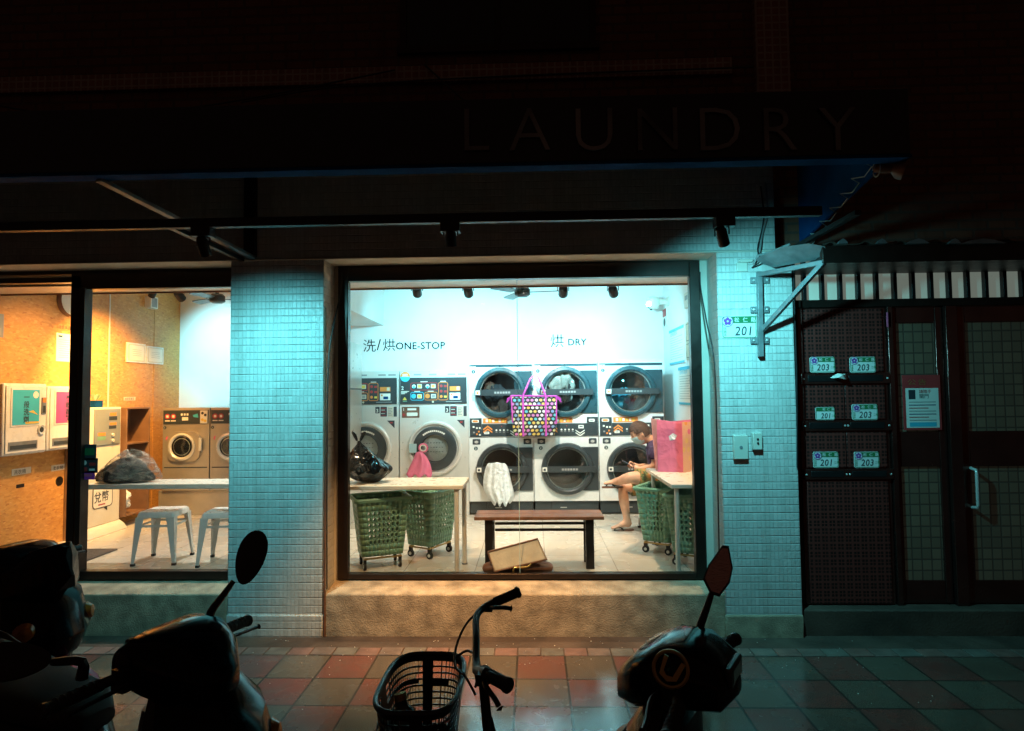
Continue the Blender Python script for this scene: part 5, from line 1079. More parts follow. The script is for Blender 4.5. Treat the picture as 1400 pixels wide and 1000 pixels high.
def mound(sxx, sy, sz, m, off, sd, amp):
    rr_ = random.Random(sd); ph = [rr_.uniform(0, 6) for _ in range(6)]; b = MB(); rings = []
    for i in range(12):
        th = math.pi / 2 * i / 11; ring = []
        for t in range(48):
            a = t * 2 * math.pi / 48; q = 1 + amp * (math.sin(4 * a + ph[0] + 3 * th) + .7 * math.sin(9 * a + ph[1] - 4 * th) + .4 * math.sin(15 * a + ph[2] + 6 * th)); r = math.cos(th) * q + .001
            ring.append(c0 + V(off) + V((sxx * r * math.cos(a) + .05 * sxx * math.sin(th * 2), sy * r * math.sin(a), sz * math.sin(th) * (1 + .1 * math.sin(3 * a + ph[4])) + .0015)))
        rings.append(ring)
    b.loft(rings, m); return b
m_dcl = mat('dark_laundry', (.02, .018, .018), .85, 0, .4, 14, .5, 40, cr=8)
mound(.25, .14, .2, m_dcl, (-.02, 0, 0), 4, .13).build('dark_clothes', cl, sharp=70, sub=1)
mound(.285, .155, .27, m_film, (0.02, 0, 0), 8, .07).build('plastic_cover', cl, sharp=70, sub=1)
# polka tote
tx, ty = X(730, 7.5, 560), 7.52; tz = Z(596, 7.5, 730); th_ = Z(541, 7.5, 730) - tz
tb = thing('tote_bag', 'black tote bag with coloured dots and magenta straps hanging by the dryers', 'bag', (tx, ty, tz), None, 0, True); M = None
b = MB(); wt_, wb_ = .27, .24
b.loft([[V((-wb_, -.07, 0)), V((wb_, -.07, 0)), V((wb_, .07, 0)), V((-wb_, .07, 0))], [V((-wb_ - .02, -.1, th_ * .3)), V((wb_ + .03, -.1, th_ * .3)), V((wb_ + .03, .08, th_ * .3)), V((-wb_ - .02, .08, th_ * .3))], [V((-wt_, -.08, th_)), V((wt_, -.08, th_ - .01)), V((wt_, .06, th_ - .01)), V((-wt_, .06, th_))]], m_polka); b.build('body', tb, .012)
for sx_ in (-1, 1):
    b = MB(); b.tube([(-.13 * 1 + (sx_ < 0) * .0, -.11 if sx_ < 0 else .07, .0), (-.13, -.105 if sx_ < 0 else .07, th_), (-.04, -.06 if sx_ < 0 else .03, th_ + .2), (.03, -.04, th_ + .265), (.07, -.06 if sx_ < 0 else .03, th_ + .19), (.14, -.105 if sx_ < 0 else .07, th_), (.14, -.11 if sx_ < 0 else .07, 0)], .012, m_mag, 6); b.build('strap', tb)
b = MB(); b.tube([(-wt_, -.086, th_), (wt_, -.086, th_ - .01), (wt_, .066, th_ - .01), (-wt_, .066, th_), (-wt_, -.086, th_)], .009, m_mag, 6); b.tube([(-wb_ - .015, -.104, th_ * .34), (-wt_ - .0, -.086, th_)], .008, m_mag, 6); b.tube([(wb_ + .025, -.1, th_ * .3), (wt_, -.086, th_)], .008, m_mag, 6); b.tube([(-.13, -.1, th_ * .76), (.14, -.1, th_ * .76)], .006, m_mag, 6)
for s in (-1, 1): b.add([(s * wt_, -.03, th_), (s * (wt_ + .05), -.05, th_ - .03), (s * (wt_ + .06), -.04, th_ - .09), (s * (wt_ + .02), -.03, th_ - .05)], [(0, 1, 2, 3)], m_mag)
b.build('piping', tb)
# white thin bag and pink pouch
def drape(name, label, cat, Y, pts, m, seed, waves=5, thick=.05):
    rnd = random.Random(seed); b = MB(); rows = []
    for i, (pl, pr, py) in enumerate(pts):
        row = []; n = 22
        for t in range(n + 1):
            u = t / n; px = pl + (pr - pl) * u; yy = Y - thick * (1 - (2 * u - 1) ** 2) - .018 * math.sin(waves * 2 * math.pi * u + i * .7 + seed) * min(1, i / 2)
            c = at(px, py + (3.5 * math.sin(u * 17 + seed) if i == len(pts) - 1 else .5 * math.sin(u * 9 + i)), yy); row.append(c)
        rows.append(row)
    n = len(rows[0]); b.add([q for r in rows for q in r], [(i * n + t, (i + 1) * n + t, (i + 1) * n + t + 1, i * n + t + 1) for i in range(len(rows) - 1) for t in range(n - 1)], m)
    o = one(name, label, cat, b, sharp=180, sub=1); md = o.modifiers.new('film', 'SOLIDIFY'); md.thickness = .004; return o
drape('plastic_bag', 'white thin plastic bag hanging over a lower dryer door bar', 'bag', 7.6, [(668, 690, 633), (664, 694, 637), (662, 697, 648), (660, 699, 660), (661, 703, 672), (668, 704, 680), (676, 697, 690)], m_wbag, 2, 4, .09)
drape('pink_pouch', 'pink printed pouch hanging below the ring on the washer door', 'pouch', 7.6, [(569, 577, 618), (566, 583, 624), (563, 587, 632), (559, 590, 640), (556, 591, 648), (555, 590, 652)], m_pbag, 5, 2, .05)
# pink shopping bag on the right table
pc = V((X(917, 6.1, 640), 6.1, TT + .001)); pb = thing('shopping_bag', 'pink shopping bag with floral side standing on the right table', 'bag', pc, None, R(-14), True); h = .5
b = MB(); fw = .118
b.loft([[V((-fw, -.10, 0)), V((fw, -.10, 0)), V((fw, -.096, 0)), V((-fw, -.096, 0))], [V((-fw, -.11, h * .5)), V((fw, -.11, h * .5)), V((fw, -.106, h * .5)), V((-fw, -.106, h * .5))], [V((-fw - .0, -.1, h)), V((fw, -.1, h * .93)), V((fw, -.096, h * .93)), V((-fw, -.096, h))]], m_pbag); b.build('front_panel', pb, .004)
b = MB(); b.add([(.0, -.115, h * .6), (.05, -.115, h * .62), (.07, -.115, h * .7), (.03, -.115, h * .74), (-.01, -.115, h * .68)], [(0, 1, 2, 3, 4)], m_wbag); b.build('print_patch', pb)
m_flor = cellmat('floral_print', .07, .085, .3, (.72, .42, .30), (1, 1, 1), .4, 0, False, [(.75, .3, .05), (.7, .15, .3), (.75, .5, .2), (.72, .42, .3), (.72, .42, .3)])
for s, mm in ((-1, m_pbag2), (1, m_flor)):
    b = MB(); rows = [[V((s * fw, -.1, z)), V((s * (fw + (.02 + .02 * z / h if s < 0 else .06 + .06 * z / h)), -.04 + .02 * math.sin(z * 14), z)), V((s * (fw + (.03 + .035 * z / h if s < 0 else .08 + .1 * z / h)), .09, z * 1.02))] for z in [h * i / 6 * (.95 if s > 0 else 1) for i in range(7)]]
    b.add([q for r in rows for q in r], [(i * 3 + t, i * 3 + t + 1, i * 3 + t + 4, i * 3 + t + 3) for i in range(6) for t in range(2)], mm); b.build('gusset', pb, sharp=180)
b = MB(); rows = [[V((-fw - .03 - .035 * z / h, .09, z)), V((0, .11, z * (1 - .06 * (z > h * .9)))), V((fw + .07 + .1 * z / h, .09, z))] for z in [h * i / 6 for i in range(7)]]
b.add([q for r in rows for q in r], [(i * 3 + t, i * 3 + t + 1, i * 3 + t + 4, i * 3 + t + 3) for i in range(6) for t in range(2)], m_pbag); b.build('back_panel', pb, sharp=180)
# brown bag below the bench
by = 5.26; bb = thing('open_suitcase', 'open brown bag with cream lining lying below the bench', 'bag', (X(706, by, 780), by, FL))
b = MB(); L0, L1 = X(659, by, 775), X(757, by, 775)
rings = []
for i in range(11):
    u = i / 10; x = L0 + (L1 - L0) * u; k = math.sin(math.pi * (.12 + .76 * u)) ** .5; rings.append([V((x, by + .10 * k * math.cos(R(a)) , FL + .004 + .052 * k * (1 + math.sin(R(a))) * (1 + .08 * math.sin(9 * u)))) for a in range(0, 360, 24)])
b.loft(rings, m_brownl); b.build('shell', bb, sub=1)
b = MB(); q = [at(667, 755, by - .06), at(735, 737, by - .02), at(748, 765, by - .10), at(676, 782, by - .125)]
nn = V((0, .035, -.012)); b.add(q + [v + nn for v in q], [(0, 1, 2, 3), (7, 6, 5, 4)] + [(i, 4 + i, 4 + (i + 1) % 4, (i + 1) % 4) for i in range(4)], m_cream); ob_ = b.build('lining', bb, .012)
b = MB(); b.tube(q + [q[0]], .008, m_brownl, 8); b.build('trim', bb)
b = MB(); b.tube([at(702, 783, by - .128), at(703, 777, by - .132), at(712, 776, by - .134), at(722, 775, by - .132), at(726, 771, by - .125)], .008, m_gold, 8, sub=3); b.build('handle', bb)
# ------------------------------------------------------------------ person
PY = 6.78
def q(px, py, dy=0): return at(px, py, PY + dy)
def skin_mesh(nodes, edges, root, levels=2):
    names = list(nodes); me = bpy.data.meshes.new('figure'); me.from_pydata([nodes[n][0] for n in names], [(names.index(a), names.index(b_)) for a, b_ in edges], [])
    o = bpy.data.objects.new('figure', me); C.objects.link(o); o.modifiers.new('s', 'SKIN'); sv = me.skin_vertices[0].data
    for i, n in enumerate(names): r = nodes[n][1]; sv[i].radius = r if isinstance(r, tuple) else (r, r); sv[i].use_root = n == root
    m = o.modifiers.new('u', 'SUBSURF'); m.levels = levels; m.render_levels = levels
    bpy.context.view_layer.update(); dg = bpy.context.evaluated_depsgraph_get(); e = o.evaluated_get(dg); r = e.to_mesh()
    out = ([v.co.copy() for v in r.vertices], [tuple(p.vertices) for p in r.polygons]); e.to_mesh_clear()
    bpy.data.objects.remove(o); bpy.data.meshes.remove(me); return out
N_ = {'pelvis': (q(905, 653), (.11, .15)), 'waist': (q(903, 634), (.10, .14)), 'chest': (q(898, 616), (.10, .15)), 'neckbase': (q(892.5, 604), .06), 'neck': (q(887, 599.5), .05), 'skull': (q(878, 594), .07),
      'ns': (q(897, 609, -.16), .055), 'ne': (q(895, 638, -.21), .042), 'nw': (q(874, 642, -.09), .028), 'np': (q(867, 639, -.05), (.036, .02)),
      'fs': (q(896, 609, .16), .055), 'fe': (q(893, 637, .2), .042), 'fw': (q(872, 638, .06), .028), 'fp': (q(865, 636, .02), (.036, .02)),
      'nh': (q(901, 657, -.12), .095), 'nm': (q(882, 655, -.24), .085), 'nk': (q(862, 653, -.30), .066), 'nc': (q(853, 656, -.16), .056), 'na': (q(845, 658, -.03), .038), 'nb': (q(834, 660, -.02), (.034, .026)), 'nt': (q(825, 661.5, -.02), (.034, .014)), 'nl': (q(849, 661, -.0), .03),
      'fh': (q(902, 660, .1), .095), 'fm': (q(876, 664, .07), .085), 'fk': (q(851, 667, .05), .064), 'fc': (q(853, 686, .05), .058), 'fd': (q(856, 704, .05), .042), 'fa': (q(858, 714, .05), .036), 'fb': (q(846, 719.5, .05), (.036, .026)), 'ft': (q(835, 722.5, .05), (.036, .013)), 'fl': (q(863, 719.5, .05), .03)}
E_ = [('pelvis', 'waist'), ('waist', 'chest'), ('chest', 'neckbase'), ('neckbase', 'neck'), ('neck', 'skull'), ('chest', 'ns'), ('ns', 'ne'), ('ne', 'nw'), ('nw', 'np'), ('chest', 'fs'), ('fs', 'fe'), ('fe', 'fw'), ('fw', 'fp'),
      ('pelvis', 'nh'), ('nh', 'nm'), ('nm', 'nk'), ('nk', 'nc'), ('nc', 'na'), ('na', 'nb'), ('nb', 'nt'), ('na', 'nl'), ('pelvis', 'fh'), ('fh', 'fm'), ('fm', 'fk'), ('fk', 'fc'), ('fc', 'fd'), ('fd', 'fa'), ('fa', 'fb'), ('fb', 'ft'), ('fa', 'fl')]
vs, fs = skin_mesh(N_, E_, 'pelvis')
per = thing('person', 'person in purple shirt and olive shorts sitting cross legged, looking at a phone', 'person', (X(905, PY, 650), PY, FL))
hu, hf, hs_ = V((-.5, 0, .866)), V((-.866, 0, -.5)), V((0, 1, 0)); hc = q(875.5, 592.5)
def ell(b, m, ru, rf, rs, filt=None, c=hc, n=22, jit=0, seed=0, shape=None):
    rnd = random.Random(seed); P = []
    for i in range(n + 1):
        row = []
        for t in range(2 * n):
            th, a = math.pi * i / n, math.pi * t / n; u, f, s_ = math.cos(th), math.sin(th) * math.cos(a), math.sin(th) * math.sin(a); k = 1 + rnd.uniform(-jit, jit)
            if shape: k *= shape(u, f, s_)
            row.append((c + hu * ru * u * k + hf * rf * f * k + hs_ * rs * s_ * k, (u, f, s_)))
        P.append(row)
    for i in range(n):
        for t in range(2 * n):
            t2 = (t + 1) % (2 * n); cell = [P[i][t], P[i + 1][t], P[i + 1][t2], P[i][t2]]
            if filt:
                mu = [sum(z[1][k] for z in cell) / 4 for k in range(3)]
                if not filt(*mu): continue
            b.add([z[0] for z in cell], [(0, 1, 2, 3)], m)
def face(u, f, s_):
    k = 1 - .1 * max(0, -u) * (abs(s_))
    if f > .6: k += .16 * math.exp(-((u + .12) / .13) ** 2 - (s_ / .16) ** 2) - .05 * math.exp(-((u - .1) / .1) ** 2 - ((abs(s_) - .38) / .16) ** 2) + .04 * math.exp(-((u + .5) / .07) ** 2 - (s_ / .3) ** 2)
    return k
b = MB(); b.add(vs, fs, m_skin); ell(b, m_skin, .126, .104, .08, shape=face)
for s in (-1, 1):
    ell(b, m_skin, .033, .02, .012, c=hc + hs_ * s * .078 - hf * .01 - hu * .012, n=8)
    ell(b, m_ink, .007, .006, .012, c=hc + hs_ * s * .03 + hf * .088 + hu * .012, n=6); ell(b, m_hair, .006, .008, .02, c=hc + hs_ * s * .032 + hf * .092 + hu * .035, n=6)
def fingers(b, p, d, up, side):
    for k in range(4):
        o = p + side * (.026 - .017 * k) + d * .02; L = (.062, .07, .066, .052)[k]
        b.tube([o, o + d * L * .45 + up * .008, o + d * L * .8 - up * .012, o + d * L * .75 - up * .032], [.0085, .008, .0075, .006], m_skin, 8)
    o = p + side * .03; b.tube([o - d * .015, o + side * .018 + d * .015 + up * .012, o + side * .012 + d * .045 + up * .022], [.011, .0095, .007], m_skin, 8)
ph = q(858.5, 634.5, -.02)
fingers(b, N_['np'][0], (ph - N_['np'][0]).normalized(), V((-.2, 0, 1)), V((0, 1, .3)).normalized()); fingers(b, N_['fp'][0], (ph - N_['fp'][0]).normalized(), V((-.2, 0, 1)), V((0, -1, .3)).normalized())
body = b.build('body', per, sharp=180)
b = MB(); ell(b, m_hair, .14, .118, .093, lambda u, f, s_: (u > .42 and f > -.2) or (f <= -.1 and u > -.35) or (abs(s_) > .55 and u > .08 and f < .45) or (u > .25 and f < .55), jit=.012, seed=2, n=26); b.build('hair', per, sharp=180)
b = MB(); ell(b, m_mask, .121, .112, .083, lambda u, f, s_: u < .05 and u > -.86 and f > .12 and abs(s_) < .8, shape=lambda u, f, s_: 1 + .07 * max(0, f) * math.exp(-(s_ / .3) ** 2)); 
for s in (-1, 1): b.tube([hc + hs_ * s * .06 + hf * .07 - hu * .02, hc + hs_ * s * .085 - hf * .015 + hu * .01], .0025, m_mask, 5)
b.build('face_mask', per, sharp=180)
def erings(b, seq, m, n=20):
    rings = []
    for (p, ax, wx, wy, wob) in seq:
        ax = V(ax).normalized(); y = V((0, 1, 0)); xx = y.cross(ax).normalized(); y = ax.cross(xx)
        rings.append([p + xx * wx * math.cos(t * 2 * math.pi / n) * (1 + wob * math.sin(5 * t)) + y * wy * math.sin(t * 2 * math.pi / n) * (1 + wob * math.cos(3 * t)) for t in range(n)])
    b.loft(rings, m)
b = MB(); erings(b, [(q(906, 652), (-.2, 0, 1), .135, .185, .01), (q(904.5, 640), (-.2, 0, 1), .135, .18, .02), (q(902, 628), (-.3, 0, 1), .13, .18, .02), (q(899, 616), (-.35, 0, 1), .125, .19, .01), (q(896, 609), (-.4, 0, 1), .11, .18, 0), (q(893, 604), (-.5, 0, 1), .075, .09, 0), (q(891, 602.5), (-.5, 0, 1), .066, .07, 0)], m_shirt)
for s, S_, E2 in ((-1, 'ns', 'ne'), (1, 'fs', 'fe')):
    p0, p1 = N_[S_][0], N_[E2][0]; b.tube([p0 + V((0, -s * .04, .01)), p0 + (p1 - p0) * .25, p0 + (p1 - p0) * .7], [.078, .078, .074], m_shirt, 14)
b.build('shirt', per, sharp=180)
b = MB(); b.tube([N_['nh'][0] + V((.05, .05, 0)), N_['nh'][0], N_['nm'][0], N_['nm'][0] * .45 + N_['nk'][0] * .55], [.12, .118, .108, .1], m_camo, 16); b.tube([N_['fh'][0] + V((.05, -.05, 0)), N_['fh'][0], N_['fm'][0], N_['fm'][0] * .45 + N_['fk'][0] * .55], [.12, .118, .108, .104], m_camo, 16)
erings(b, [(q(903, 666), (-.1, 0, 1), .14, .2, 0), (q(905, 656), (-.1, 0, 1), .15, .2, 0), (q(905, 646), (-.1, 0, 1), .138, .188, 0)], m_camo); b.build('shorts', per, sharp=180)
def flip(hl, tp, dn):
    b = MB(); d = (tp - hl).normalized(); s_ = d.cross(dn).normalized(); dn = s_.cross(d).normalized(); L = (tp - hl).length + .035
    P = [(0, .024), (.12, .036), (.35, .034), (.6, .042), (.85, .044), (.98, .03), (1.02, .0)]; out = [(u, w_) for u, w_ in P] + [(u, -w_) for u, w_ in reversed(P[:-1])]
    o = hl - d * .02 + dn * .03
    b.loft([[o + d * u * L + s_ * w_ + dn * z for u, w_ in out] for z in (0, .016)], m_brownl)
    for s in (-1, 1): b.tube([o + d * L * .42 + s_ * s * .036, o + d * L * .55 + s_ * s * .036 - dn * .035, o + d * L * .72 - dn * .03, o + d * L * .82], .006, m_black, 6)
    b.build('flip_flop', per)
flip(N_['fl'][0], N_['ft'][0], V((0, 0, -1))); flip(N_['nl'][0], N_['nt'][0], V((.2, 0, -1)))
b = MB(); d = V((-.75, .0, .45)).normalized(); M = Matrix.Translation(ph) @ Matrix(((-.86, 0, .5, 0), (0, 1, 0, 0), (.5, 0, .86, 0), (0, 0, 0, 1))); b.box((-.07, -.036, -.005), (.07, .036, .005), m_ink, M); b.box((-.064, -.032, .005), (.064, .032, .006), glow('phone_screen', (.5, .6, .8), .5), M)
one('mobile_phone', 'dark mobile phone held by the seated person', 'phone', b, .003)

# ------------------------------------------------------------------ scooters
def sup(c, hx, hy, ex, n=24, plane='yz', tilt=0):
    out = []
    for t in range(n):
        a = t * 2 * math.pi / n; ca, sa = math.cos(a), math.sin(a); u = hx * math.copysign(abs(ca) ** ex, ca); v = hy * math.copysign(abs(sa) ** ex, sa)
        out.append(V((c[0] + tilt * v, c[1] + u, c[2] + v)) if plane == 'yz' else V((c[0] + u, c[1] + v, c[2] + tilt * u)))
    return out
def scooter(label, loc, rz, paint, fender, mirrors, mshape, mglass, badge=0, visor=0, ns=1.):
    o = thing('motor_scooter', label, 'scooter', (loc[0], loc[1], 0), 'scooters parked on the pavement', R(rz), True)
    inv = (Matrix.Translation((loc[0], loc[1], 0)) @ Matrix.Rotation(R(rz), 4, 'Z')).inverted()
    b = MB(); b.loft([sup((x, 0, z), hw, hh, .6) for x, z, hw, hh in ((-.17, .99, .03, .02), (-.14, 1.0, .13, .06), (-.06, 1.02, .17, .085), (.03, 1.01, .17, .095), (.11, .98, .14, .085), (.18, .94, .08, .05), (.2, .93, .02, .02))], paint); b.build('handlebar_cowl', o, sharp=32)
    b = MB(); b.box((-.165, -.07, 1.0), (-.145, .07, 1.06), m_dgrey, Matrix.Rotation(0, 4, 'Y')); b.rect(-.05, 1.01, .05, 1.05, m_lens, Matrix(((0, 0, -1, -.166), (-1, 0, 0, 0), (0, 1, 0, 0), (0, 0, 0, 1))), .001); b.build('dashboard', o, .006)
    def vee(x, z, w_, d_): return [V((x + d_ * u, w_ * v, z + t * d_)) for u, v, t in ((-1, -.85, 0), (-.2, -1, 0), (.45, -.72, -.1), (.9, -.32, -.25), (1., 0, -.3), (.9, .32, -.25), (.45, .72, -.1), (-.2, 1, 0), (-1, .85, 0))]
    b = MB(); b.loft([vee(x * ns, z, hw, hd * ns) for z, x, hw, hd in ((.97, .04, .08, .03), (.93, .10, .15, .08), (.84, .17, .205, .125), (.70, .205, .225, .145), (.60, .19, .20, .12), (.57, .175, .165, .10), (.44, .15, .13, .085), (.36, .12, .09, .05))], paint); b.build('front_apron', o, .006, sharp=28)
    b = MB(); b.loft([sup((x, 0, z), hd, hw, .6, plane='xy') for z, x, hw, hd in ((.88, .0, .12, .04), (.7, .02, .18, .05), (.5, .0, .18, .05), (.36, -.06, .16, .06))], m_blackp); b.build('leg_shield', o, sharp=50)
    b = MB(); b.loft([sup((x, 0, z), hw, hh, .5) for x, z, hw, hh in ((.02, .34, .13, .05), (-.2, .32, .17, .045), (-.48, .33, .16, .06))], m_blackp); b.build('floorboard', o, sharp=50)
    b = MB(); b.loft([sup((x, 0, z), hw, hh, .75) for x, z, hw, hh in ((-.4, .5, .1, .16), (-.5, .54, .15, .2), (-.75, .57, .175, .19), (-1.0, .63, .165, .15), (-1.2, .71, .11, .09), (-1.3, .76, .04, .03))], paint); b.build('rear_body', o, sharp=32)
    b = MB(); b.loft([sup((x, 0, z), hw, hh, .7) for x, z, hw, hh in ((-.38, .73, .06, .03), (-.48, .76, .12, .05), (-.72, .77, .15, .055), (-.9, .8, .15, .065), (-1.1, .84, .12, .05), (-1.2, .85, .05, .02))], m_rubber); b.build('seat', o, sharp=60)
    b = MB(); b.tube([(-1.0, -.12, .84), (-1.22, -.13, .88), (-1.3, 0, .89), (-1.22, .13, .88), (-1.0, .12, .84)], .012, m_black, 8, sub=3); b.build('grab_rail', o)
    for s in (-1, 1):
        b = MB(); b.tube([(-.02, s * .12, 1.0), (-.05, s * .2, 1.0), (-.06, s * .225, .995)], .016, m_black, 10); b.tube([(-.06, s * .22, .995), (-.075, s * .36, .985)], .019, m_rubber, 14); b.lathe([(0, 0), (.021, 0), (.023, .012), (.018, .02), (0, .02)], (-.075, s * .36, .985), (-.1, s, -.05), m_blackp, 14)
        for k in range(6): b.lathe([(.019, 0), (.0208, .004), (.019, .008)], (-.062 - .0022 * k, s * (.24 + .019 * k), .9945 - .0012 * k), (-.1, s, -.06), m_rubber, 14)
        b.build('grip', o)
        b = MB(); b.box((-.05, s * .17 - .025, .965), (.0, s * .17 + .025, 1.03), m_blackp); b.tube([(.01, s * .17, 1.0), (.02, s * .22, .995), (.0, s * .31, .982), (-.005, s * .35, .976)], .007, m_black, 6, sub=3); b.lathe([(0, 0), (.01, .003), (0, .006)], (-.005, s * .352, .976), (0, s, 0), m_black, 8); b.build('brake_lever', o)
        b = MB(); c = (.235 * (.4 + .6 * ns), s * .16, .72); b.lathe([(.0, .04), (.03, .034), (.05, .01), (.05, 0)], c, (.8, s * .5, .1), m_amber, 14); b.build('turn_signal', o)
    for m0, m1, tiltv in mirrors:
        p0, p1 = inv @ m0, inv @ m1; b = MB(); b.tube([p0 + V((0, 0, -.05)), p0, p0 + (p1 - p0) * .35, p1 - (p1 - p0).normalized() * (.1 if mshape == 'oval' else .08)], [.017, .014, .007, .009], m_black, 8, sub=3); mr = b.build('mirror_stem', o)
        ax = (inv.to_3x3() @ (V((0, 0, EYE)) - m1)).normalized(); up = inv.to_3x3() @ V(tiltv); up = (up - ax * up.dot(ax)).normalized(); sd = up.cross(ax)
        if mshape == 'oval': out = [(math.cos(t) * .052 * (1 + .15 * math.sin(t)), math.sin(t) * .1) for t in [k * 2 * math.pi / 28 for k in range(28)]]
        else: out = [(-.012, -.088), (-.045, -.05), (-.038, .0), (-.008, .078), (.012, .082), (.04, .015), (.04, -.035), (.018, -.088)]
        b = MB()
        def rg(k, z): return [p1 + sd * x * k + up * y * k + ax * z for x, y in out]
        b.loft([rg(.5, -.035), rg(.85, -.022), rg(1, -.002), rg(1.0, .006), rg(.9, .008)], m_blackp); hsg = b.build('mirror_housing', mr, sharp=40)
        if mglass: b = MB(); b.add(rg(.88, .0095), [tuple(range(len(out)))], m_mirror); b.build('mirror_glass', mr)
    b = MB(); b.loft([sup((x * (.4 + .6 * ns), 0, z), hw, hh, .8) for x, z, hw, hh in ((.255, .76, .06, .02), (.305, .72, .07, .035), (.33, .68, .04, .015))], m_grey); b.build('headlight', o, sharp=50)
    b = MB(); b.loft([sup((x, 0, z), hw, hh, .7) for x, z, hw, hh in ((.06, .4, .05, .03), (.16, .47, .075, .05), (.3, .49, .08, .05), (.44, .43, .07, .045), (.53, .34, .03, .02))], fender); b.build('front_fender', o, sharp=50)
    for wx in (.29, -.96):
        b = MB(); b.lathe([(.14, -.04), (.2, -.052), (.225, -.035), (.232, 0), (.225, .035), (.2, .052), (.14, .04)], (wx, 0, .232), (0, 1, 0), m_rubber, 32); ty_ = b.build('tyre', o)
        b = MB(); b.lathe([(0, -.05), (.04, -.05), (.045, -.03), (.06, -.02), (.13, -.025), (.145, -.04), (.145, .04), (.13, .025), (.06, .02), (.045, .03), (.04, .05), (0, .05)], (wx, 0, .232), (0, 1, 0), m_dgrey, 24); b.build('rim', ty_)
    b = MB()
    for s in (-1, 1): b.tube([(.1, s * .06, .5), (.29, s * .07, .235)], .016, m_galv, 8)
    b.build('fork', o)
    b = MB(); b.box((-.95, .06, .2), (-.5, .16, .36), m_black); b.tube([(-.6, -.12, .22), (-.8, -.17, .24), (-1.2, -.18, .34)], [.02, .05, .05], m_black, 12); b.build('engine', o, .02)
    b = MB(); b.loft([sup((x, 0, z), hw, hh, .8) for x, z, hw, hh in ((-1.22, .74, .1, .045), (-1.31, .72, .08, .03), (-1.33, .71, .04, .015))], m_redp); b.build('tail_light', o, sharp=50)
    if visor:
        b = MB(); b.loft([[V((xx, -w_, zz - lo)), V((xx + .03, -w_ * .5, zz - lo * 1.15)), V((xx + .03, w_ * .5, zz - lo * 1.15)), V((xx, w_, zz - lo)), V((xx + .0, w_ * .9, zz - lo * .35)), V((xx, w_ * .45, zz)), V((xx, -w_ * .45, zz)), V((xx, -w_ * .9, zz - lo * .35))] for xx, w_, zz, lo in ((-.32, .13, .86, .05), (-.18, .2, .93, .1), (.0, .21, 1.02, .16), (.16, .17, 1.09, .2), (.27, .09, 1.12, .2), (.31, .02, 1.1, .12))], paint); b.build('visor', o, .004, sharp=28)
    if badge:
        for c_, nrm in badge:
            A, _ = axm(inv @ c_, inv @ c_ + inv.to_3x3() @ V(nrm)); b = MB(); b.lathe([(.042, -.004), (.042, .004), (.047, .006), (.052, .004), (.052, -.004)], (0, 0, 0), (0, 0, 1), m_gold, 28, A)
            b.prism([(-.03, .028), (-.018, .028), (-.016, -.012), (-.004, -.02), (.012, -.016), (.02, .03), (.032, .028), (.026, -.022), (.002, -.034), (-.024, -.024)], -.003, .004, m_gold, A @ Matrix.Rotation(R(badge_rot), 4, 'Z')); b.build('badge', o)
    return o
badge_rot = -22
scooter('black scooter in front of the left pillar, round mirror raised', (-1.17, 2.05), -20, m_gloss, m_gloss, ((at(288, 838, 2.24), at(343, 762, 2.36), (.3, 0, 1)), (at(112, 905, 1.84), at(12, 905, 1.76), (-1, 0, -.05))), 'oval', False)
scooter('black scooter at far left with pink front fender', (-2.66, 3.2), -14, m_gloss, m_redp, (), 'oval', False, 0, 1)
scooter('black scooter at right with round badge and angular mirror', (.45, 1.97), 149.5, m_gloss, m_gloss, ((at(956, 862, 2.14), at(984, 778, 2.16), (.25, 0, 1)),), 'leaf', True, ((at(917, 915, 1.80), (-.3, -1, .25)),), ns=.55)

# ------------------------------------------------------------------ bicycle
bc = thing('bicycle', 'dark city bicycle with wire basket facing left in front of the window', 'bicycle', (-.17, 2.03, 0))
hd = V((-.17, 2.03, 0)); ff = V((-.5, .87, 0)).normalized()
b = MB(); b.tube([hd + V((.03, 0, .62)), hd + V((0, 0, .97))], .016, m_black, 12); b.cyl(hd + V((.004, 0, .93)), hd + V((-.002, 0, .975)), .026, m_black); b.build('stem', bc)
b = MB(); b.tube([at(690, 935, 1.70), at(664, 921, 1.75), at(652, 917, 1.9), at(651, 912, 2.03), at(651, 870, 2.16), at(651, 846, 2.26), at(657, 835, 2.32), at(670, 826, 2.36), at(690, 818, 2.37)], .0125, m_black, 10, sub=5); hb = b.build('handlebar', bc)
for a0, a1 in ((at(676, 824, 2.365), at(706, 811, 2.37)), (at(664, 921, 1.75), at(692, 936, 1.70))):
    b = MB(); b.tube([a0, a1], .018, m_rubber, 14); b.lathe([(0, 0), (.021, 0), (.021, .01), (.014, .016), (0, .016)], a1, a1 - a0, m_rubber, 14); b.build('grip', hb)
for pts in ((at(668, 831, 2.36), at(676, 831, 2.3), at(688, 831, 2.28), at(697, 832, 2.29)), (at(661, 926, 1.76), at(664, 938, 1.72), at(676, 955, 1.68), at(682, 966, 1.67))):
    b = MB(); b.tube(pts, .0075, m_black, 8, sub=4); b.lathe([(0, 0), (.012, .005), (0, .012)], pts[-1], pts[-1] - pts[-2], m_black, 8); b.box(pts[0] - V((.015, .015, .012)), pts[0] + V((.015, .015, .012)), m_black); b.build('brake_lever', hb)
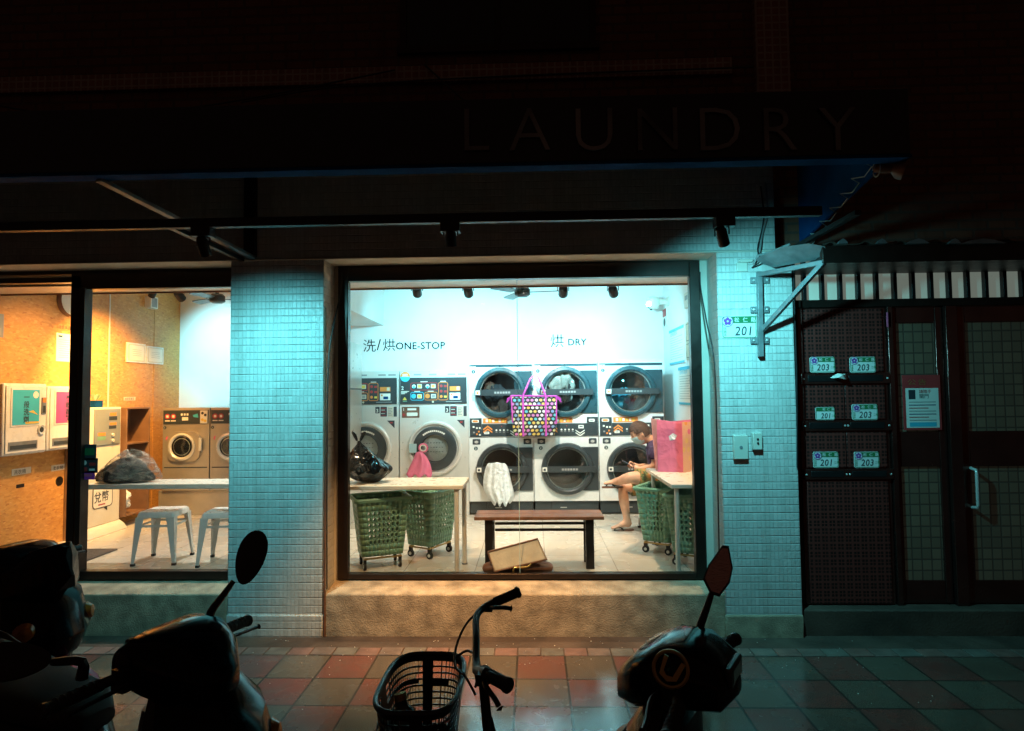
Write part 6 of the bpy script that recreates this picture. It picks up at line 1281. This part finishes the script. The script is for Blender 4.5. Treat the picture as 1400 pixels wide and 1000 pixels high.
b = MB(); b.tube([at(664, 830, 2.35), at(640, 850, 2.3), at(625, 880, 2.25), at(622, 910, 2.15), at(636, 925, 2.08), at(650, 950, 2.03)], .0045, m_cable, 6, sub=6); b.tube([at(660, 928, 1.76), at(668, 960, 1.78), at(668, 1000, 1.85), at(655, 1030, 1.98)], .0045, m_cable, 6, sub=6); b.tube([at(622, 900, 2.2), at(640, 890, 2.2), at(655, 905, 2.1), at(650, 940, 2.04)], .0045, m_cable, 6, sub=6); b.build('brake_cable', bc)
for s in (-1, 1):
    b = MB(); b.tube([hd + V((.01, s * .03, .62)), hd + V((-.03, s * .055, .58)), hd + V((-.14, s * .06, .33))], .011, m_black, 8); b.build('fork', bc)
def wheel(c, ax):
    b = MB(); b.lathe([(.30, -.015), (.325, -.02), (.342, 0), (.325, .02), (.30, .015)], c, ax, m_rubber, 40); w_ = b.build('tyre', bc)
    b = MB(); b.lathe([(.285, -.012), (.302, -.013), (.302, .013), (.285, .012), (.285, -.012)], c, ax, m_steel, 40); A, _ = axm(c, V(c) + V(ax)); b.lathe([(0, -.05), (.022, -.05), (.022, .05), (0, .05)], c, ax, m_steel, 12)
    for k in range(28): t = k * 2 * math.pi / 28; b.cyl(A @ V((.02 * math.cos(t + .5), .02 * math.sin(t + .5), .03 * (-1) ** k)), A @ V((.29 * math.cos(t), .29 * math.sin(t), 0)), .0012, m_steel, n=4)
    b.build('rim', w_)
wheel(hd + V((-.145, 0, .342)), (0, 1, 0)); sidev = V((ff.y, -ff.x, 0)); rr_c = hd - ff * .92 + V((0, 0, .342)); wheel(rr_c, sidev)
bb_ = hd - ff * .48 + V((0, 0, .29)); sc_ = hd - ff * .62 + V((0, 0, .74))
b = MB()
for p0, p1, r in ((hd + V((.02, 0, .72)), bb_, .02), (hd + V((.018, 0, .82)), hd - ff * .3 + V((0, 0, .5)), .014), (bb_, sc_, .016)): b.tube([p0, p1], r, m_gloss, 10)
for s in (-1, 1): b.tube([bb_ + sidev * s * .03, rr_c + sidev * s * .06], .009, m_gloss, 8); b.tube([sc_ + sidev * s * .02 - V((0, 0, .1)), rr_c + sidev * s * .06], .008, m_gloss, 8)
b.tube([bb_ - sidev * .09 + ff * .0, bb_ + sidev * .09], .01, m_steel); b.tube([bb_ + sidev * .09, bb_ + sidev * .1 - V((0, 0, .16))], .009, m_steel); b.tube([bb_ - sidev * .09, bb_ - sidev * .1 + V((0, 0, .16))], .009, m_steel); b.build('frame', bc)
b = MB(); b.loft([[sc_ - ff * x + sidev * w_ * math.cos(t) + V((0, 0, .05 + h_ * math.sin(t))) for t in [k * math.pi / 5 for k in range(10)]] for x, w_, h_ in ((-.14, .02, .02), (-.02, .04, .03), (.08, .09, .035), (.13, .07, .03))], m_rubber); b.build('saddle', bc, sharp=60)
# basket of thin plastic bars
b = MB(); BX = V((-.375, 2.10, .0))
def brow(v):
    k = .8 + .2 * v; P = []; n = 64
    for t in range(n):
        a = t * 2 * math.pi / n; ca, sa = math.cos(a), math.sin(a); x = .13 * math.copysign(abs(ca) ** .55, ca); y = .215 * math.copysign(abs(sa) ** .55, sa)
        P.append(V((BX.x + x * k, BX.y + y * k, .655 + .25 * v + (.03 * (1 - abs(ca)) * v if 0 else 0) - (.035 * v * max(0, 1 - ((y + .215) / .02) ** 2) if False else 0))))
    return P
nv = 12; rows = [brow(i / nv) for i in range(nv + 1)]; n = 64
for j in range(nv):
    for t in range(n):
        c = [rows[j][t], rows[j][(t + 1) % n], rows[j + 1][(t + 1) % n], rows[j + 1][t]]
        if j in (0, nv - 1) or (j == 7 and t % 16 > 12) or t % 16 == 0: b.add(c, [(0, 1, 2, 3)], m_blackp); continue
        ctr = (c[0] + c[1] + c[2] + c[3]) / 4; k = (.84, .72); e1 = (c[1] - c[0]) / 2; e2 = (c[3] - c[0]) / 2
        sh = .12 if (t + j) % 2 else -.12
        h = [ctr - e1 * k[0] - e2 * k[1], ctr + e1 * k[0] - e2 * k[1], ctr + e1 * k[0] + e2 * k[1], ctr - e1 * k[0] + e2 * k[1]]
        b.add(c + h, [(i, (i + 1) % 4, 4 + (i + 1) % 4, 4 + i) for i in range(4)], m_blackp)
b.add(rows[0], [tuple(range(n - 1, -1, -1))], m_blackp)
bk = b.build('basket', bc, sharp=0); md = bk.modifiers.new('wall', 'SOLIDIFY'); md.thickness = .004
b = MB(); b.tube(rows[-1] + [rows[-1][0], rows[-1][1]], .009, m_blackp, 8); b.tube([p + V((0, 0, -.1)) for p in rows[-1][18:54]], .006, m_blackp, 6); b.build('basket_rim', bk)
b = MB(); c = V((-.40, 2.06, .662)); A = Matrix.Translation(c) @ Matrix.Rotation(R(-14), 4, 'Y') @ Matrix.Rotation(R(-10), 4, 'X'); b.lathe([(0, 0), (.045, 0), (.048, .02), (.048, .13), (.04, .155), (.02, .175), (.018, .2), (0, .2)], (0, 0, 0), (0, 0, 1), mat('brown_bottle_glass', (.03, .04, .025), .15, 0, .2), 20, A); b.lathe([(0, .214), (.02, .213), (.022, .2), (.022, .192)], (0, 0, 0), (0, 0, 1), m_gold, 16, A); one('drink_bottle', 'dark bottle with gold cap lying in the bicycle basket', 'bottle', b)
heap('green_bag', 'crumpled olive plastic bag in the bicycle basket beside the bottle', 'bag', (-.36, 1.99, .72), .085, [mat('olive_film', (.16, .17, .04), .3, 0, .3, 12)], seed=31, pieces=3)
